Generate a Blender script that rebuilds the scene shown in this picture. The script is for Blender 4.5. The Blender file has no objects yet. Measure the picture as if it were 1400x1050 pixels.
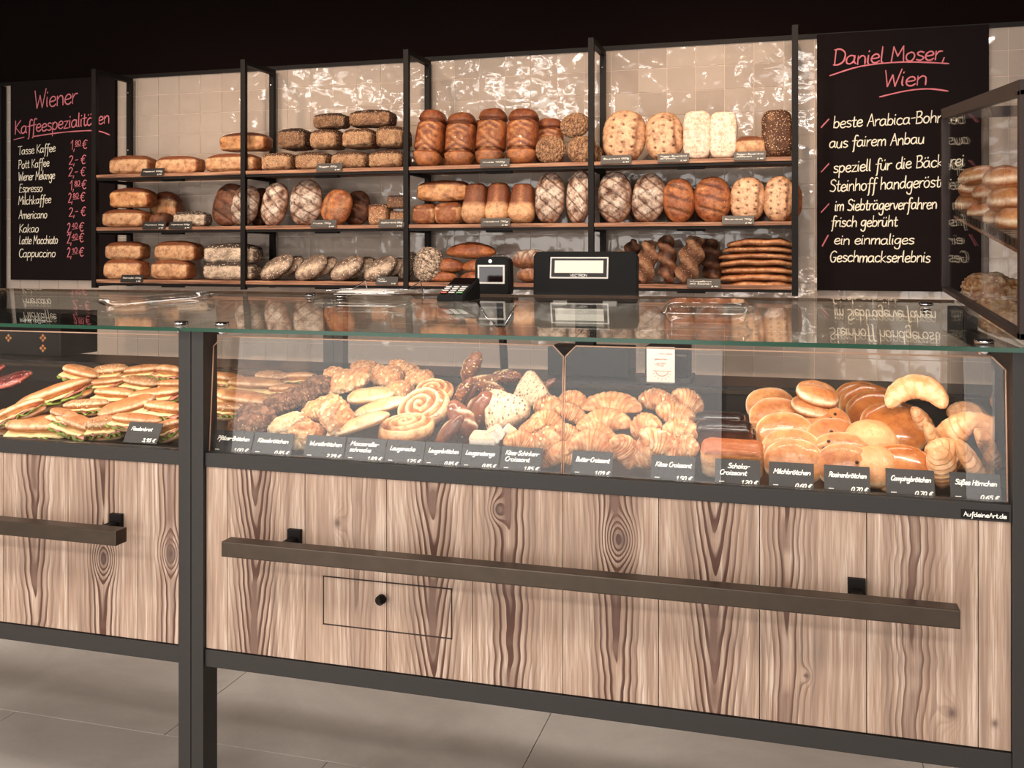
import bpy, bmesh, math, random
from mathutils import Vector, Matrix, noise
from math import sin, cos, pi, sqrt, atan2, radians as R

# ------------------------------------------------------------------ camera
TH = math.atan(380.0/1322.0); CS, SN = cos(TH), sin(TH); FP = 1322.0; EYE = 1.30; HZ = 347.0
sc = bpy.context.scene
cam_d = bpy.data.cameras.new('camera'); cam = bpy.data.objects.new('camera', cam_d)
sc.collection.objects.link(cam); sc.camera = cam
cam.location = (0, 0, EYE); cam.rotation_euler = (R(90), 0, TH)
cam_d.sensor_width = 36; cam_d.lens = 36*FP/1400; cam_d.shift_y = -(525-HZ)/1400; cam_d.clip_start = .05
# ------------------------------------------------------------------ world, lights, exposure
w = bpy.data.worlds.new('world'); sc.world = w; w.use_nodes = True
w.node_tree.nodes['Background'].inputs[0].default_value = (1, .96, .92, 1)
w.node_tree.nodes['Background'].inputs[1].default_value = .25
sc.view_settings.view_transform = 'Standard'; sc.view_settings.look = 'None'
sc.view_settings.gamma = 1; sc.view_settings.exposure = 0.0
def area(name, loc, size, power, color, rot=None, target=None, spread=180):
    d = bpy.data.lights.new(name, 'AREA'); d.shape = 'RECTANGLE'; d.size, d.size_y = size
    d.energy = power; d.color = color; d.spread = R(spread)
    o = bpy.data.objects.new(name, d); sc.collection.objects.link(o); o.location = loc
    if target is not None: o.rotation_euler = (Vector(target)-Vector(loc)).to_track_quat('-Z', 'Y').to_euler()
    elif rot: o.rotation_euler = rot
    return o
def spot(name, loc, target, power, color, ang=60, blend=.6, rad=.04):
    d = bpy.data.lights.new(name, 'SPOT'); d.energy = power; d.color = color; d.spot_size = R(ang)
    d.spot_blend = blend; d.shadow_soft_size = rad
    o = bpy.data.objects.new(name, d); sc.collection.objects.link(o); o.location = loc
    o.rotation_euler = (Vector(target)-Vector(loc)).to_track_quat('-Z', 'Y').to_euler()
    return o
# daylight through the two shop-front windows behind the camera
area('window_daylight', (-2.6, -3.45, 1.05), (4.2, 2.6), 165, (1, .95, .9), rot=(R(90), 0, 0))
area('window_daylight', (2.3, -3.45, 1.05), (2.2, 2.6), 75, (1, .95, .9), rot=(R(90), 0, 0))
# flat ceiling lamps of the shop
for lx, pw in ((-4.5, 42), (-2.45, 42), (.2, 30)):
    area('ceiling_panel_light', (lx, .15, 2.93), (.75, .55), pw, (1, .93, .86), rot=(0, 0, 0))
# warm spots over the bread shelves
for lx, tx in ((-3.25, -3.0), (-2.3, -2.3), (-1.55, -1.5), (-.7, -.6), (-.2, -.1)):
    spot('shelf_spot', (lx, 2.75, 2.88), (tx, 4.35, 1.5), 78, (1, .72, .50), 66, .8)
spot('board_spot', (1.0, 2.6, 2.88), (.45, 4.4, 1.7), 34, (1, .8, .66), 60, .8)
# added fill lights for the cabinet rolls and the floor under the counter
area('cabinet_fill_light', (.82, 2.3, 1.60), (.6, .012), 1.6, (1, .84, .7), target=(.82, 2.7, 1.3))  # added inside the cabinet to brighten its rolls
for lx in (-4.5, -2.45, .2): area('ceiling_panel_light', (lx, -1.9, 2.93), (.75, .55), 78, (1, .93, .86), rot=(0, 0, 0))  # second panel row, added to send light low under the counter
area('aisle_fill_light', (-1.2, 3.3, 2.92), (4.2, .25), 14, (1, .93, .86), rot=(0, 0, 0), spread=100)  # added weak fill for the floor behind the counter
# LED strips under the top glass of the counter
for x0, x1, pw in ((-3.1, -1.47, 5.5), (-1.33, .38, 6.5)):
    area('case_led_light', ((x0+x1)/2, 2.125, 1.108), (x1-x0, .012), pw, (1, .80, .66), target=((x0+x1)/2, 2.5, .8))

# ------------------------------------------------------------------ helpers
def at(px, py, Y):
    t = (px-700)/FP; X = Y*(t*CS-SN)/(CS+t*SN); zc = -X*SN+Y*CS
    return Vector((X, Y, EYE-(py-HZ)*zc/FP))
def pxm(px, Y):
    t = (px-700)/FP; X = Y*(t*CS-SN)/(CS+t*SN); return FP/(-X*SN+Y*CS)
def wx(px, Y): return at(px, 0, Y).x
COL = sc.collection
def lin(h):
    v = [int(h[i:i+2], 16)/255 for i in (0, 2, 4)]
    return tuple((c/12.92 if c <= .04045 else ((c+.055)/1.055)**2.4) for c in v)+(1,)
def obj(name, me, mat=None, parent=None, loc=None):
    if isinstance(me, bmesh.types.BMesh):
        b = me; me = bpy.data.meshes.new(name); b.normal_update(); b.to_mesh(me); b.free()
    if mat and not me.materials: me.materials.append(mat)
    o = bpy.data.objects.new(name, me); COL.objects.link(o)
    if parent: o.parent = parent
    if loc is not None: o.location = loc
    return o
def empty(name, loc=(0, 0, 0), rz=0):
    o = bpy.data.objects.new(name, None); COL.objects.link(o); o.location = loc; o.rotation_euler = (0, 0, rz)
    o.empty_display_size = .05; return o
def tag(o, label, cat, group=None):
    o['label'] = label; o['category'] = cat
    if group: o['group'] = group
    return o
def struct(o): o['kind'] = 'structure'; return o
def copy_tree(o, parent=None):
    c = o.copy(); COL.objects.link(c)
    if parent: c.parent = parent; c.matrix_parent_inverse = o.matrix_parent_inverse.copy()
    for ch in list(o.children): copy_tree(ch, c)
    return c
def BM(): return bmesh.new()
def box(b, x0, x1, y0, y1, z0, z1, bev=0):
    vs = [b.verts.new(p) for p in ((x0,y0,z0),(x1,y0,z0),(x1,y1,z0),(x0,y1,z0),(x0,y0,z1),(x1,y0,z1),(x1,y1,z1),(x0,y1,z1))]
    fs = [b.faces.new([vs[i] for i in f]) for f in ((3,2,1,0),(4,5,6,7),(0,1,5,4),(1,2,6,5),(2,3,7,6),(3,0,4,7))]
    if bev:
        es = set(e for f in fs for e in f.edges)
        bmesh.ops.bevel(b, geom=list(es), offset=bev, segments=2, affect='EDGES', profile=.7)
    return vs
def boxm(x0, x1, y0, y1, z0, z1, bev=0):
    b = BM(); box(b, x0, x1, y0, y1, z0, z1, bev); return b
def hexa(b, pts):
    vs = [b.verts.new(p) for p in pts]
    for f in ((3,2,1,0),(4,5,6,7),(0,1,5,4),(1,2,6,5),(2,3,7,6),(3,0,4,7)): b.faces.new([vs[i] for i in f])
def cyl(b, p0, p1, r0, r1=None, n=16, caps=True):
    r1 = r0 if r1 is None else r1
    p0, p1 = Vector(p0), Vector(p1); d = (p1-p0).normalized()
    u = d.orthogonal().normalized(); v = d.cross(u)
    a = [b.verts.new(p0+(u*cos(2*pi*i/n)+v*sin(2*pi*i/n))*r0) for i in range(n)]
    c = [b.verts.new(p1+(u*cos(2*pi*i/n)+v*sin(2*pi*i/n))*r1) for i in range(n)]
    for i in range(n):
        f = b.faces.new((a[i], a[(i+1)%n], c[(i+1)%n], c[i])); f.smooth = True
    if caps: b.faces.new(a[::-1]); b.faces.new(c)
def wire(b, pts, r, n=8):
    pts = [Vector(p) for p in pts]; rings = []
    for i, p in enumerate(pts):
        d = (pts[min(i+1, len(pts)-1)]-pts[max(i-1, 0)]).normalized()
        u = d.cross(Vector((.13, .2, .97))).normalized(); v = d.cross(u)
        rr = r[i] if isinstance(r, (list, tuple)) else r
        rings.append([b.verts.new(p+(u*cos(2*pi*k/n)+v*sin(2*pi*k/n))*rr) for k in range(n)])
    for a, c in zip(rings, rings[1:]):
        for k in range(n):
            f = b.faces.new((a[k], c[k], c[(k+1)%n], a[(k+1)%n])); f.smooth = True
    b.faces.new(rings[0]); b.faces.new(rings[-1][::-1])
def prism(b, poly, y0, y1):          # polygon in x,z extruded in y
    a = [b.verts.new((x, y0, z)) for x, z in poly]; c = [b.verts.new((x, y1, z)) for x, z in poly]
    b.faces.new(a); b.faces.new(c[::-1])
    for i in range(len(poly)):
        j = (i+1) % len(poly); b.faces.new((a[j], a[i], c[i], c[j]))
ORD = ['leftmost', 'second from the left', 'third from the left', 'fourth from the left', 'fifth from the left', 'sixth from the left', 'seventh from the left', 'eighth from the left']
DEP = ['nearest the front glass', 'second from the front glass', 'third from the front glass', 'fourth from the front glass', 'fifth from the front glass', 'sixth from the front glass', 'seventh from the front glass', 'eighth from the front glass', 'ninth from the front glass']

# ------------------------------------------------------------------ materials
class N:
    def __init__(s, name):
        s.m = bpy.data.materials.new(name); s.m.use_nodes = True; s.t = s.m.node_tree; s.t.nodes.clear()
        s.out = s.t.nodes.new('ShaderNodeOutputMaterial')
    def n(s, typ, ins=None, **kw):
        d = s.t.nodes.new(typ)
        for k, v in kw.items(): setattr(d, k, v)
        for k, v in (ins or {}).items():
            if isinstance(v, bpy.types.NodeSocket): s.t.links.new(v, d.inputs[k])
            else: d.inputs[k].default_value = v
        return d
    def math(s, op, a, b=0.0, c=0.0, clamp=False):
        return s.n('ShaderNodeMath', {0: a, 1: b, 2: c}, operation=op, use_clamp=clamp).outputs[0]
    def mix(s, f, a, b, bt='MIX'):
        d = s.t.nodes.new('ShaderNodeMix'); d.data_type = 'RGBA'; d.blend_type = bt
        for k, v in ((0, f), (6, a), (7, b)):
            if isinstance(v, bpy.types.NodeSocket): s.t.links.new(v, d.inputs[k])
            else: d.inputs[k].default_value = v
        return d.outputs[2]
    def ramp(s, f, stops):
        d = s.n('ShaderNodeValToRGB', {0: f}); e = d.color_ramp.elements
        while len(e) < len(stops): e.new(.5)
        for i, (p, c) in enumerate(stops): e[i].position = p; e[i].color = c
        return d.outputs[0]
    def bsdf(s, col, rough=.5, metal=0.0, bump=None, bs=.3, bd=.002, spec=.5, coat=0.0, sss=0.0):
        ins = {'Base Color': col, 'Roughness': rough, 'Metallic': metal, 'Specular IOR Level': spec, 'Coat Weight': coat}
        p = s.n('ShaderNodeBsdfPrincipled', ins)
        if bump is not None:
            bn = s.n('ShaderNodeBump', {'Height': bump, 'Strength': bs, 'Distance': bd}); s.t.links.new(bn.outputs[0], p.inputs['Normal'])
        s.t.links.new(p.outputs[0], s.out.inputs[0]); return p
def g1(v): return (v, v, v, 1)
def simple(name, h, rough=.5, metal=0.0, nscale=40, nv=.12, bump=.1, spec=.5, coat=0.0):
    k = N(name); tc = k.n('ShaderNodeTexCoord').outputs['Object']
    nz = k.n('ShaderNodeTexNoise', {'Vector': tc, 'Scale': nscale, 'Detail': 3.0}).outputs[0]
    c = lin(h); col = k.mix(nz, tuple(x*(1-nv) for x in c[:3])+(1,), tuple(min(1, x*(1+nv)) for x in c[:3])+(1,))
    k.bsdf(col, rough, metal, nz, bump, .001, spec, coat); return k.m
M = {}
M['steel'] = simple('black_powder_coated_steel', '1f1b19', .55, .05, 300, .08, .15)
M['black'] = simple('black_lacquer', '0f0a09', .55, .0, 200, .1, .1, .2)
M['frame'] = simple('dark_brown_frame', '23130f', .45, .3, 150, .1, .1)
M['tray'] = simple('black_tray_enamel', '15100f', .35, .2, 60, .15, .1)
M['bar'] = simple('raw_burnished_steel', '453c34', .35, .8, 30, .22, .08)
M['chrome'] = simple('chrome', 'd8d8dc', .12, 1, 30, .03, .02)
M['plastic'] = simple('black_plastic', '080606', .6, 0, 300, .06, .1, .2)
M['plastic2'] = simple('grey_plastic', '2a2624', .5, 0, 300, .05, .1, .3)
M['white'] = simple('white_plastic', 'e9e2da', .4, 0, 60, .03, .05)
M['paper'] = simple('white_card', 'f3e8dd', .6, 0, 60, .02, .05)
M['key'] = simple('grey_keys', 'cfc8c2', .5, 0, 60, .02, .05)
M['red'] = simple('red_key', 'd8604a', .5); M['green'] = simple('green_key', '7fb37a', .5)
M['orange'] = simple('orange_print', 'c98a6c', .6)
M['paint'] = simple('dark_painted_plaster', '0d0505', .95, 0, 18, .16, .2, .08)
M['plaster'] = simple('shop_wall_plaster', 'b9aea4', .8, 0, 18, .08, .2)
M['blackboard'] = simple('blackboard', '171010', .9, 0, 12, .2, .1, .12)
M['chalk'] = simple('white_chalk_pen', 'f4ead4', .8, 0, 300, .1, .3)
M['pink'] = simple('pink_chalk_pen', 'd0747e', .8, 0, 300, .15, .3)
M['card'] = simple('black_price_card', '1f1c1b', .45, 0, 60, .08, .03)
M['cardtext'] = simple('white_card_print', 'fbf4ea', .5)
M['gap'] = simple('dark_gap', '2a1a12', .8)
M['grout'] = simple('light_grout', 'd2c0b0', .8, 0, 120, .06, .2)
M['glue'] = simple('grey_floor_joint', '6d655f', .8)
def emit(name, h, s):
    k = N(name); e = k.n('ShaderNodeEmission', {0: lin(h), 1: s}); k.t.links.new(e.outputs[0], k.out.inputs[0]); return k.m
M['screen'] = emit('lit_screen', 'fff0d8', 1.15)
M['led'] = emit('lamp_diffuser', 'fff0dc', 3)
M['darkscreen'] = simple('dark_screen_glass', '1a0f0d', .08)
def glass(name, tint, f0=.04, rough=0.0, gz=1.0):
    k = N(name)
    fc = k.n('ShaderNodeLayerWeight', {0: .5}).outputs['Facing']
    fr = k.math('ADD', k.math('MULTIPLY', k.math('POWER', fc, 5.0), (1-f0)*gz), f0, clamp=True)
    tr = k.n('ShaderNodeBsdfTransparent', {0: tint}); gl = k.n('ShaderNodeBsdfGlossy', {'Color': (1, 1, 1, 1), 'Roughness': rough})
    mx = k.n('ShaderNodeMixShader', {0: fr, 1: tr.outputs[0], 2: gl.outputs[0]}); k.t.links.new(mx.outputs[0], k.out.inputs[0]); return k.m
M['glass'] = glass('counter_glass', (.93, .955, .94, 1), .045, 0.0, .62)
M['frontglass'] = glass('front_glass', (.985, .985, .98, 1), .015)
M['cabglass'] = glass('cabinet_glass', (.93, .93, .93, 1), .025, 0.0, .28)
M['clear'] = glass('clear_plastic', (.97, .96, .95, 1), .12, .06)
k = N('green_glass_edge'); k.bsdf(lin('12402f'), .25, 0, None, spec=.3, coat=.1); M['edge'] = k.m
k = N('polished_glass_edge'); k.bsdf(lin('b8937c'), .3, 0, None, spec=.4); M['pedge'] = k.m

# glazed hand-made wall tile
def tile_mat(name='glazed_wall_tile'):
    k = N(name); tc = k.n('ShaderNodeTexCoord').outputs['Object']; oi = k.n('ShaderNodeObjectInfo')
    rnd = oi.outputs['Random']
    off = k.n('ShaderNodeVectorMath', {0: tc, 1: oi.outputs['Location']}, operation='ADD').outputs[0]
    n1 = k.n('ShaderNodeTexNoise', {'Vector': off, 'Scale': 10.0, 'Detail': 1.5, 'Roughness': .4}).outputs[0]
    n2 = k.n('ShaderNodeTexNoise', {'Vector': off, 'Scale': 45.0, 'Detail': 2.0}).outputs[0]
    h = k.math('ADD', n1, k.math('MULTIPLY', n2, .03))
    c = k.mix(k.math('MULTIPLY', rnd, 1.0), lin('a2948a'), lin('b5a79b'))
    c = k.mix(k.math('MULTIPLY', n1, .35), c, lin('a89a8f'))
    k.bsdf(c, .08, 0, h, .5, .02, .5, .2); return k.m
M['tile'] = tile_mat()
# concrete look floor slabs
k = N('concrete_floor_slab'); tc = k.n('ShaderNodeNewGeometry').outputs['Position']; rnd = k.n('ShaderNodeObjectInfo').outputs['Random']
n1 = k.n('ShaderNodeTexNoise', {'Vector': tc, 'Scale': 1.6, 'Detail': 5.0, 'Roughness': .6, 'Distortion': .6}).outputs[0]
n2 = k.n('ShaderNodeTexNoise', {'Vector': tc, 'Scale': 60.0, 'Detail': 3.0}).outputs[0]
c = k.ramp(n1, [(.3, lin('b5ada6')), (.7, lin('ddd6cf'))]); c = k.mix(k.math('MULTIPLY', n2, .15), c, lin('6f6862'))
c = k.mix(k.math('MULTIPLY', rnd, .2), c, lin('8f867f')); k.bsdf(c, k.math('ADD', .38, k.math('MULTIPLY', n1, .2)), 0, n2, .05, .001); M['floor'] = k.m
# rustic shelf board
k = N('rustic_shelf_wood'); tc = k.n('ShaderNodeTexCoord').outputs['Object']
mp = k.n('ShaderNodeMapping', {'Vector': tc, 'Scale': (3, 30, 90)}).outputs[0]
n1 = k.n('ShaderNodeTexNoise', {'Vector': mp, 'Scale': 1.5, 'Detail': 5.0, 'Roughness': .6}).outputs[0]
n2 = k.n('ShaderNodeTexNoise', {'Vector': tc, 'Scale': 9.0, 'Detail': 2.0}).outputs[0]
c = k.ramp(n1, [(.35, lin('4a2c1e')), (.5, lin('96664a')), (.68, lin('c39877'))]); c = k.mix(k.math('MULTIPLY', n2, .5), c, lin('6a4632'))
k.bsdf(c, .6, 0, n1, .3, .002); M['shelf'] = k.m
# counter planks : ring pattern bent around pith line and knots, driven by each plank's own values
k = N('reclaimed_larch_plank'); tc = k.n('ShaderNodeTexCoord').outputs['Object']; sp = k.n('ShaderNodeSeparateXYZ', {0: tc})
def A(nm): return k.n('ShaderNodeAttribute', attribute_type='OBJECT', attribute_name=nm).outputs['Fac']
x, z = sp.outputs[0], sp.outputs[2]; seed = A('seed')
cb = k.n('ShaderNodeCombineXYZ', {0: k.math('MULTIPLY', x, 9.0), 1: seed, 2: k.math('MULTIPLY', z, 1.7)}).outputs[0]
nz = k.n('ShaderNodeTexNoise', {'Vector': cb, 'Scale': 1.0, 'Detail': 3.0, 'Roughness': .5}).outputs[0]
cb1 = k.n('ShaderNodeCombineXYZ', {0: 0.0, 1: seed, 2: k.math('MULTIPLY', z, 7.0)}).outputs[0]
nz1 = k.n('ShaderNodeTexNoise', {'Vector': cb1, 'Scale': 1.0, 'Detail': 2.0}).outputs[0]
dx = k.math('ADD', k.math('SUBTRACT', x, A('x0')), k.math('MULTIPLY', k.math('SUBTRACT', nz1, .5), A('wob')))
hyp = k.math('SQRT', k.math('ADD', k.math('MULTIPLY', dx, dx), .00006))
r = k.math('SUBTRACT', hyp, k.math('MULTIPLY', z, A('slope')))
r = k.math('ADD', r, k.math('MULTIPLY', nz, .022))
kdx = k.math('SUBTRACT', x, A('kx')); kdz = k.math('MULTIPLY', k.math('SUBTRACT', z, A('kz')), .75)
kd2 = k.math('ADD', k.math('MULTIPLY', kdx, kdx), k.math('MULTIPLY', kdz, kdz))
ks = A('ks'); ke = k.math('EXPONENT', k.math('MULTIPLY', k.math('DIVIDE', kd2, k.math('MULTIPLY', ks, ks)), -1.0))
r = k.math('SUBTRACT', r, k.math('MULTIPLY', ke, k.math('MULTIPLY', ks, 1.6)))
ph = k.math('FRACT', k.math('MULTIPLY', r, A('freq')))
ring = k.ramp(ph, [(0.0, g1(0)), (.45, g1(.12)), (.80, g1(.9)), (.93, g1(1)), (1.0, g1(0))])
cf = k.n('ShaderNodeCombineXYZ', {0: k.math('MULTIPLY', x, 520.0), 1: seed, 2: k.math('MULTIPLY', z, 9.0)}).outputs[0]
fib = k.n('ShaderNodeTexNoise', {'Vector': cf, 'Scale': 1.0, 'Detail': 3.0, 'Roughness': .6}).outputs[0]
cf2 = k.n('ShaderNodeCombineXYZ', {0: k.math('MULTIPLY', x, 60.0), 1: seed, 2: k.math('MULTIPLY', z, 3.0)}).outputs[0]
fib2 = k.n('ShaderNodeTexNoise', {'Vector': cf2, 'Scale': 1.0, 'Detail': 2.0, 'Roughness': .6}).outputs[0]
base = k.ramp(fib2, [(.3, lin('877366')), (.5, lin('a9917f')), (.7, lin('cab6a6'))])
base = k.mix(k.ramp(fib, [(.45, g1(0)), (.62, g1(.75))]), base, lin('94745f'))
near = k.math('EXPONENT', k.math('MULTIPLY', k.math('MULTIPLY', dx, dx), -620.0))
amt = k.math('MULTIPLY', ring, k.math('MULTIPLY', A('con'), k.math('ADD', .10, near)), clamp=True)
col = k.mix(amt, base, lin('4a2b1e'))
flame = k.math('MULTIPLY', k.math('MULTIPLY', k.math('EXPONENT', k.math('MULTIPLY', k.math('MULTIPLY', dx, dx), -9000.0)), k.ramp(nz1, [(.42, g1(0)), (.55, g1(1))])), k.math('MULTIPLY', A('con'), .75), clamp=True)
col = k.mix(flame, col, lin('6b5145'))
kc = k.math('EXPONENT', k.math('MULTIPLY', k.math('DIVIDE', kd2, k.math('MULTIPLY', ks, ks)), -5.0))
col = k.mix(k.math('MULTIPLY', kc, .85), col, lin('4f3a33'))
k.bsdf(col, .62, 0, k.math('ADD', ring, fib), .25, .0015); M['plank'] = k.m

# bread crust : vertex masks r = pale cut or flour, g = darker bake
def crust(name, a, b, pale, dark, scale=22, spk=None, spkamt=.0, spks=260, rough=.55, bump=.55, coat=0.0, bd=.004):
    k = N(name); oi = k.n('ShaderNodeObjectInfo'); tc = k.n('ShaderNodeTexCoord').outputs['Object']
    off = k.n('ShaderNodeVectorMath', {0: tc, 1: k.n('ShaderNodeCombineXYZ', {0: k.math('MULTIPLY', oi.outputs['Random'], 9.0), 1: 0.0, 2: k.math('MULTIPLY', oi.outputs['Random'], 5.0)}).outputs[0]}, operation='ADD').outputs[0]
    n1 = k.n('ShaderNodeTexNoise', {'Vector': off, 'Scale': float(scale), 'Detail': 4.0, 'Roughness': .6}).outputs[0]
    n2 = k.n('ShaderNodeTexNoise', {'Vector': off, 'Scale': scale*6.0, 'Detail': 3.0}).outputs[0]
    c = k.ramp(n1, [(.40, lin(a)), (.62, lin(b))])
    at_ = k.n('ShaderNodeAttribute', attribute_name='Col'); sx = k.n('ShaderNodeSeparateColor', {0: at_.outputs['Color']})
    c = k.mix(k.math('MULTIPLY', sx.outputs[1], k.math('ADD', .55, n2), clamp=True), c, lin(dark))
    c = k.mix(k.math('MULTIPLY', sx.outputs[0], k.math('ADD', .45, n2), clamp=True), c, lin(pale))
    n3 = k.n('ShaderNodeTexNoise', {'Vector': off, 'Scale': scale*2.3, 'Detail': 4.0, 'Roughness': .7}).outputs[0]
    c = k.mix(k.ramp(n3, [(.46, g1(0)), (.70, g1(.75))]), c, lin(dark))
    c = k.mix(k.ramp(n2, [(.5, g1(0)), (.75, g1(.45))]), c, lin(dark))
    hgt = k.math('ADD', n2, k.math('MULTIPLY', n3, 1.5))
    if spk:
        v = k.n('ShaderNodeTexVoronoi', {'Vector': off, 'Scale': float(spks)})
        m = k.ramp(v.outputs['Distance'], [(.28, g1(1)), (.36, g1(0))])
        sel = k.ramp(k.n('ShaderNodeSeparateColor', {0: v.outputs['Color']}).outputs[0], [(max(0, 1-spkamt-.02), g1(0)), (1-spkamt, g1(1))])
        mm = k.math('MULTIPLY', m, sel); c = k.mix(mm, c, lin(spk)); hgt = k.math('ADD', n2, mm)
    hs = k.n('ShaderNodeHueSaturation', {'Color': c, 'Value': k.math('ADD', .88, k.math('MULTIPLY', oi.outputs['Random'], .24))}).outputs[0]
    k.bsdf(hs, rough, 0, hgt, bump, bd, .4, coat); return k.m
C = {}
C['wheat'] = crust('wheat_crust', 'a4623a', 'c68c5e', 'e2b88c', '6a371d', 18)
C['brown'] = crust('brown_crust', '874524', 'b06a3c', 'dca872', '4a200e', 16, coat=.15)
C['glossy'] = crust('glossy_brown_crust', '8e4822', 'b06634', 'e0a86a', '5c2a10', 16, rough=.35, coat=.3)
C['dark'] = crust('dark_rye_crust', '4e2c1c', '74452c', 'a07352', '2a150c', 20)
C['seed'] = crust('seeded_rye_crust', '7a4d33', '9c6a48', 'c79f78', '3b2013', 30, 'd9b890', .55, 150, .7, .8)
C['darkseed'] = crust('dark_seeded_crust', '4d2e20', '6b4430', '9c7656', '24120b', 30, 'c9a884', .4, 150, .7, .8)
C['flour'] = crust('floured_rye_crust', '7b4a30', '9c6846', 'e0d2c2', '3c1f12', 24, rough=.75)
C['grey'] = crust('poppy_seed_crust', '6f5a4c', '96806f', 'e6cdb2', '2e221c', 26, 'd8c8b6', .5, 110, .8, .8)
C['white'] = crust('white_floured_crust', 'd9b896', 'eddac4', 'fbf0e2', 'a4764e', 24, 'c39a74', .12, 120, .8)
C['holes'] = crust('pricked_wheat_crust', 'bb7f55', 'd19f76', 'eccfae', '5a3018', 16)
C['butter'] = crust('butter_croissant_crust', 'b5703c', 'd6975c', 'f0cb9c', '8a4a20', 22, coat=.1)
C['cheese'] = crust('baked_cheese_crust', 'b87040', 'd99a5e', 'f7dfb6', '8b4a22', 30, 'f3d9ac', .25, 90, .5, .7)
C['milk'] = crust('milk_roll_crust', 'b97442', 'd3985f', 'fae2c0', '8a4a24', 14, rough=.42, coat=.2)
C['shine'] = crust('egg_glazed_crust', 'b0642e', 'd08a4c', 'eec795', '7e3f1a', 12, rough=.24, bump=.1, coat=.6)
C['horn'] = crust('sweet_horn_crust', 'c08052', 'dca67a', 'f2d2ac', 'b8814f', 14, rough=.45, coat=.1)
C['pale'] = crust('pale_baguette_crust', 'dfb37f', 'f0cd9c', 'fdeccb', 'b07a48', 18)
C['lye'] = crust('lye_roll_crust', '6e3a22', '8b5233', 'f3dcbc', '3f1d10', 14, 'e8d8c4', .06, 120, .3, .15, .35)
C['lyeseed'] = crust('seeded_lye_crust', '6e3a20', '94582f', 'eed3a6', '3b1b0c', 20, 'e9c68a', .6, 95, .4, .9, .3)
C['sesame'] = crust('sesame_poppy_crust', 'b8946f', 'cfb08c', 'e2c8a8', '6c4a36', 40, '5a4030', .4, 130, .7, .6)
C['rustic'] = crust('rustic_dark_roll_crust', '6a412c', '8a5d42', 'c39c7a', '37200f', 40, 'b08b68', .3, 130, .75, .9)
C['choc'] = crust('chocolate_glaze', '3a1f18', '4a2a20', '8a5a44', '1c0d09', 12, rough=.25, bump=.1, coat=.5)
C['sugar'] = crust('white_feta', 'f3e6d4', 'fbf3e6', 'fffaf0', 'd8bfa0', 40, rough=.8)
C['bun'] = crust('sandwich_roll_crust', 'b97844', 'd79e6a', 'f3d8b4', '8d5229', 20)
C['bunseed'] = crust('seeded_sandwich_roll', 'b57a4c', 'cf9c70', 'efd2ae', '7e4c2a', 24, 'ecd2a6', .4, 130, .6, .6)
C['berry'] = crust('berry_topping', '5c1a1c', '87322e', 'd07060', '2c0a0c', 60, 'd88a7c', .25, 160, .2, .9, .5)
M['lettuce'] = simple('lettuce', '7d9138', .5, 0, 60, .35, .3)
M['ham'] = simple('ham', 'd58e80', .4, 0, 30, .12, .1)
M['cheese'] = simple('sliced_cheese', 'f0d69a', .45, 0, 30, .06, .1)
M['crumb'] = simple('bread_crumb', 'f2d9b6', .8, 0, 120, .1, .5)
M['raisin'] = simple('raisin', '2a120c', .4, 0, 200, .2, .5)
M['tomato'] = simple('tomato', 'b8412e', .3)

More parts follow.
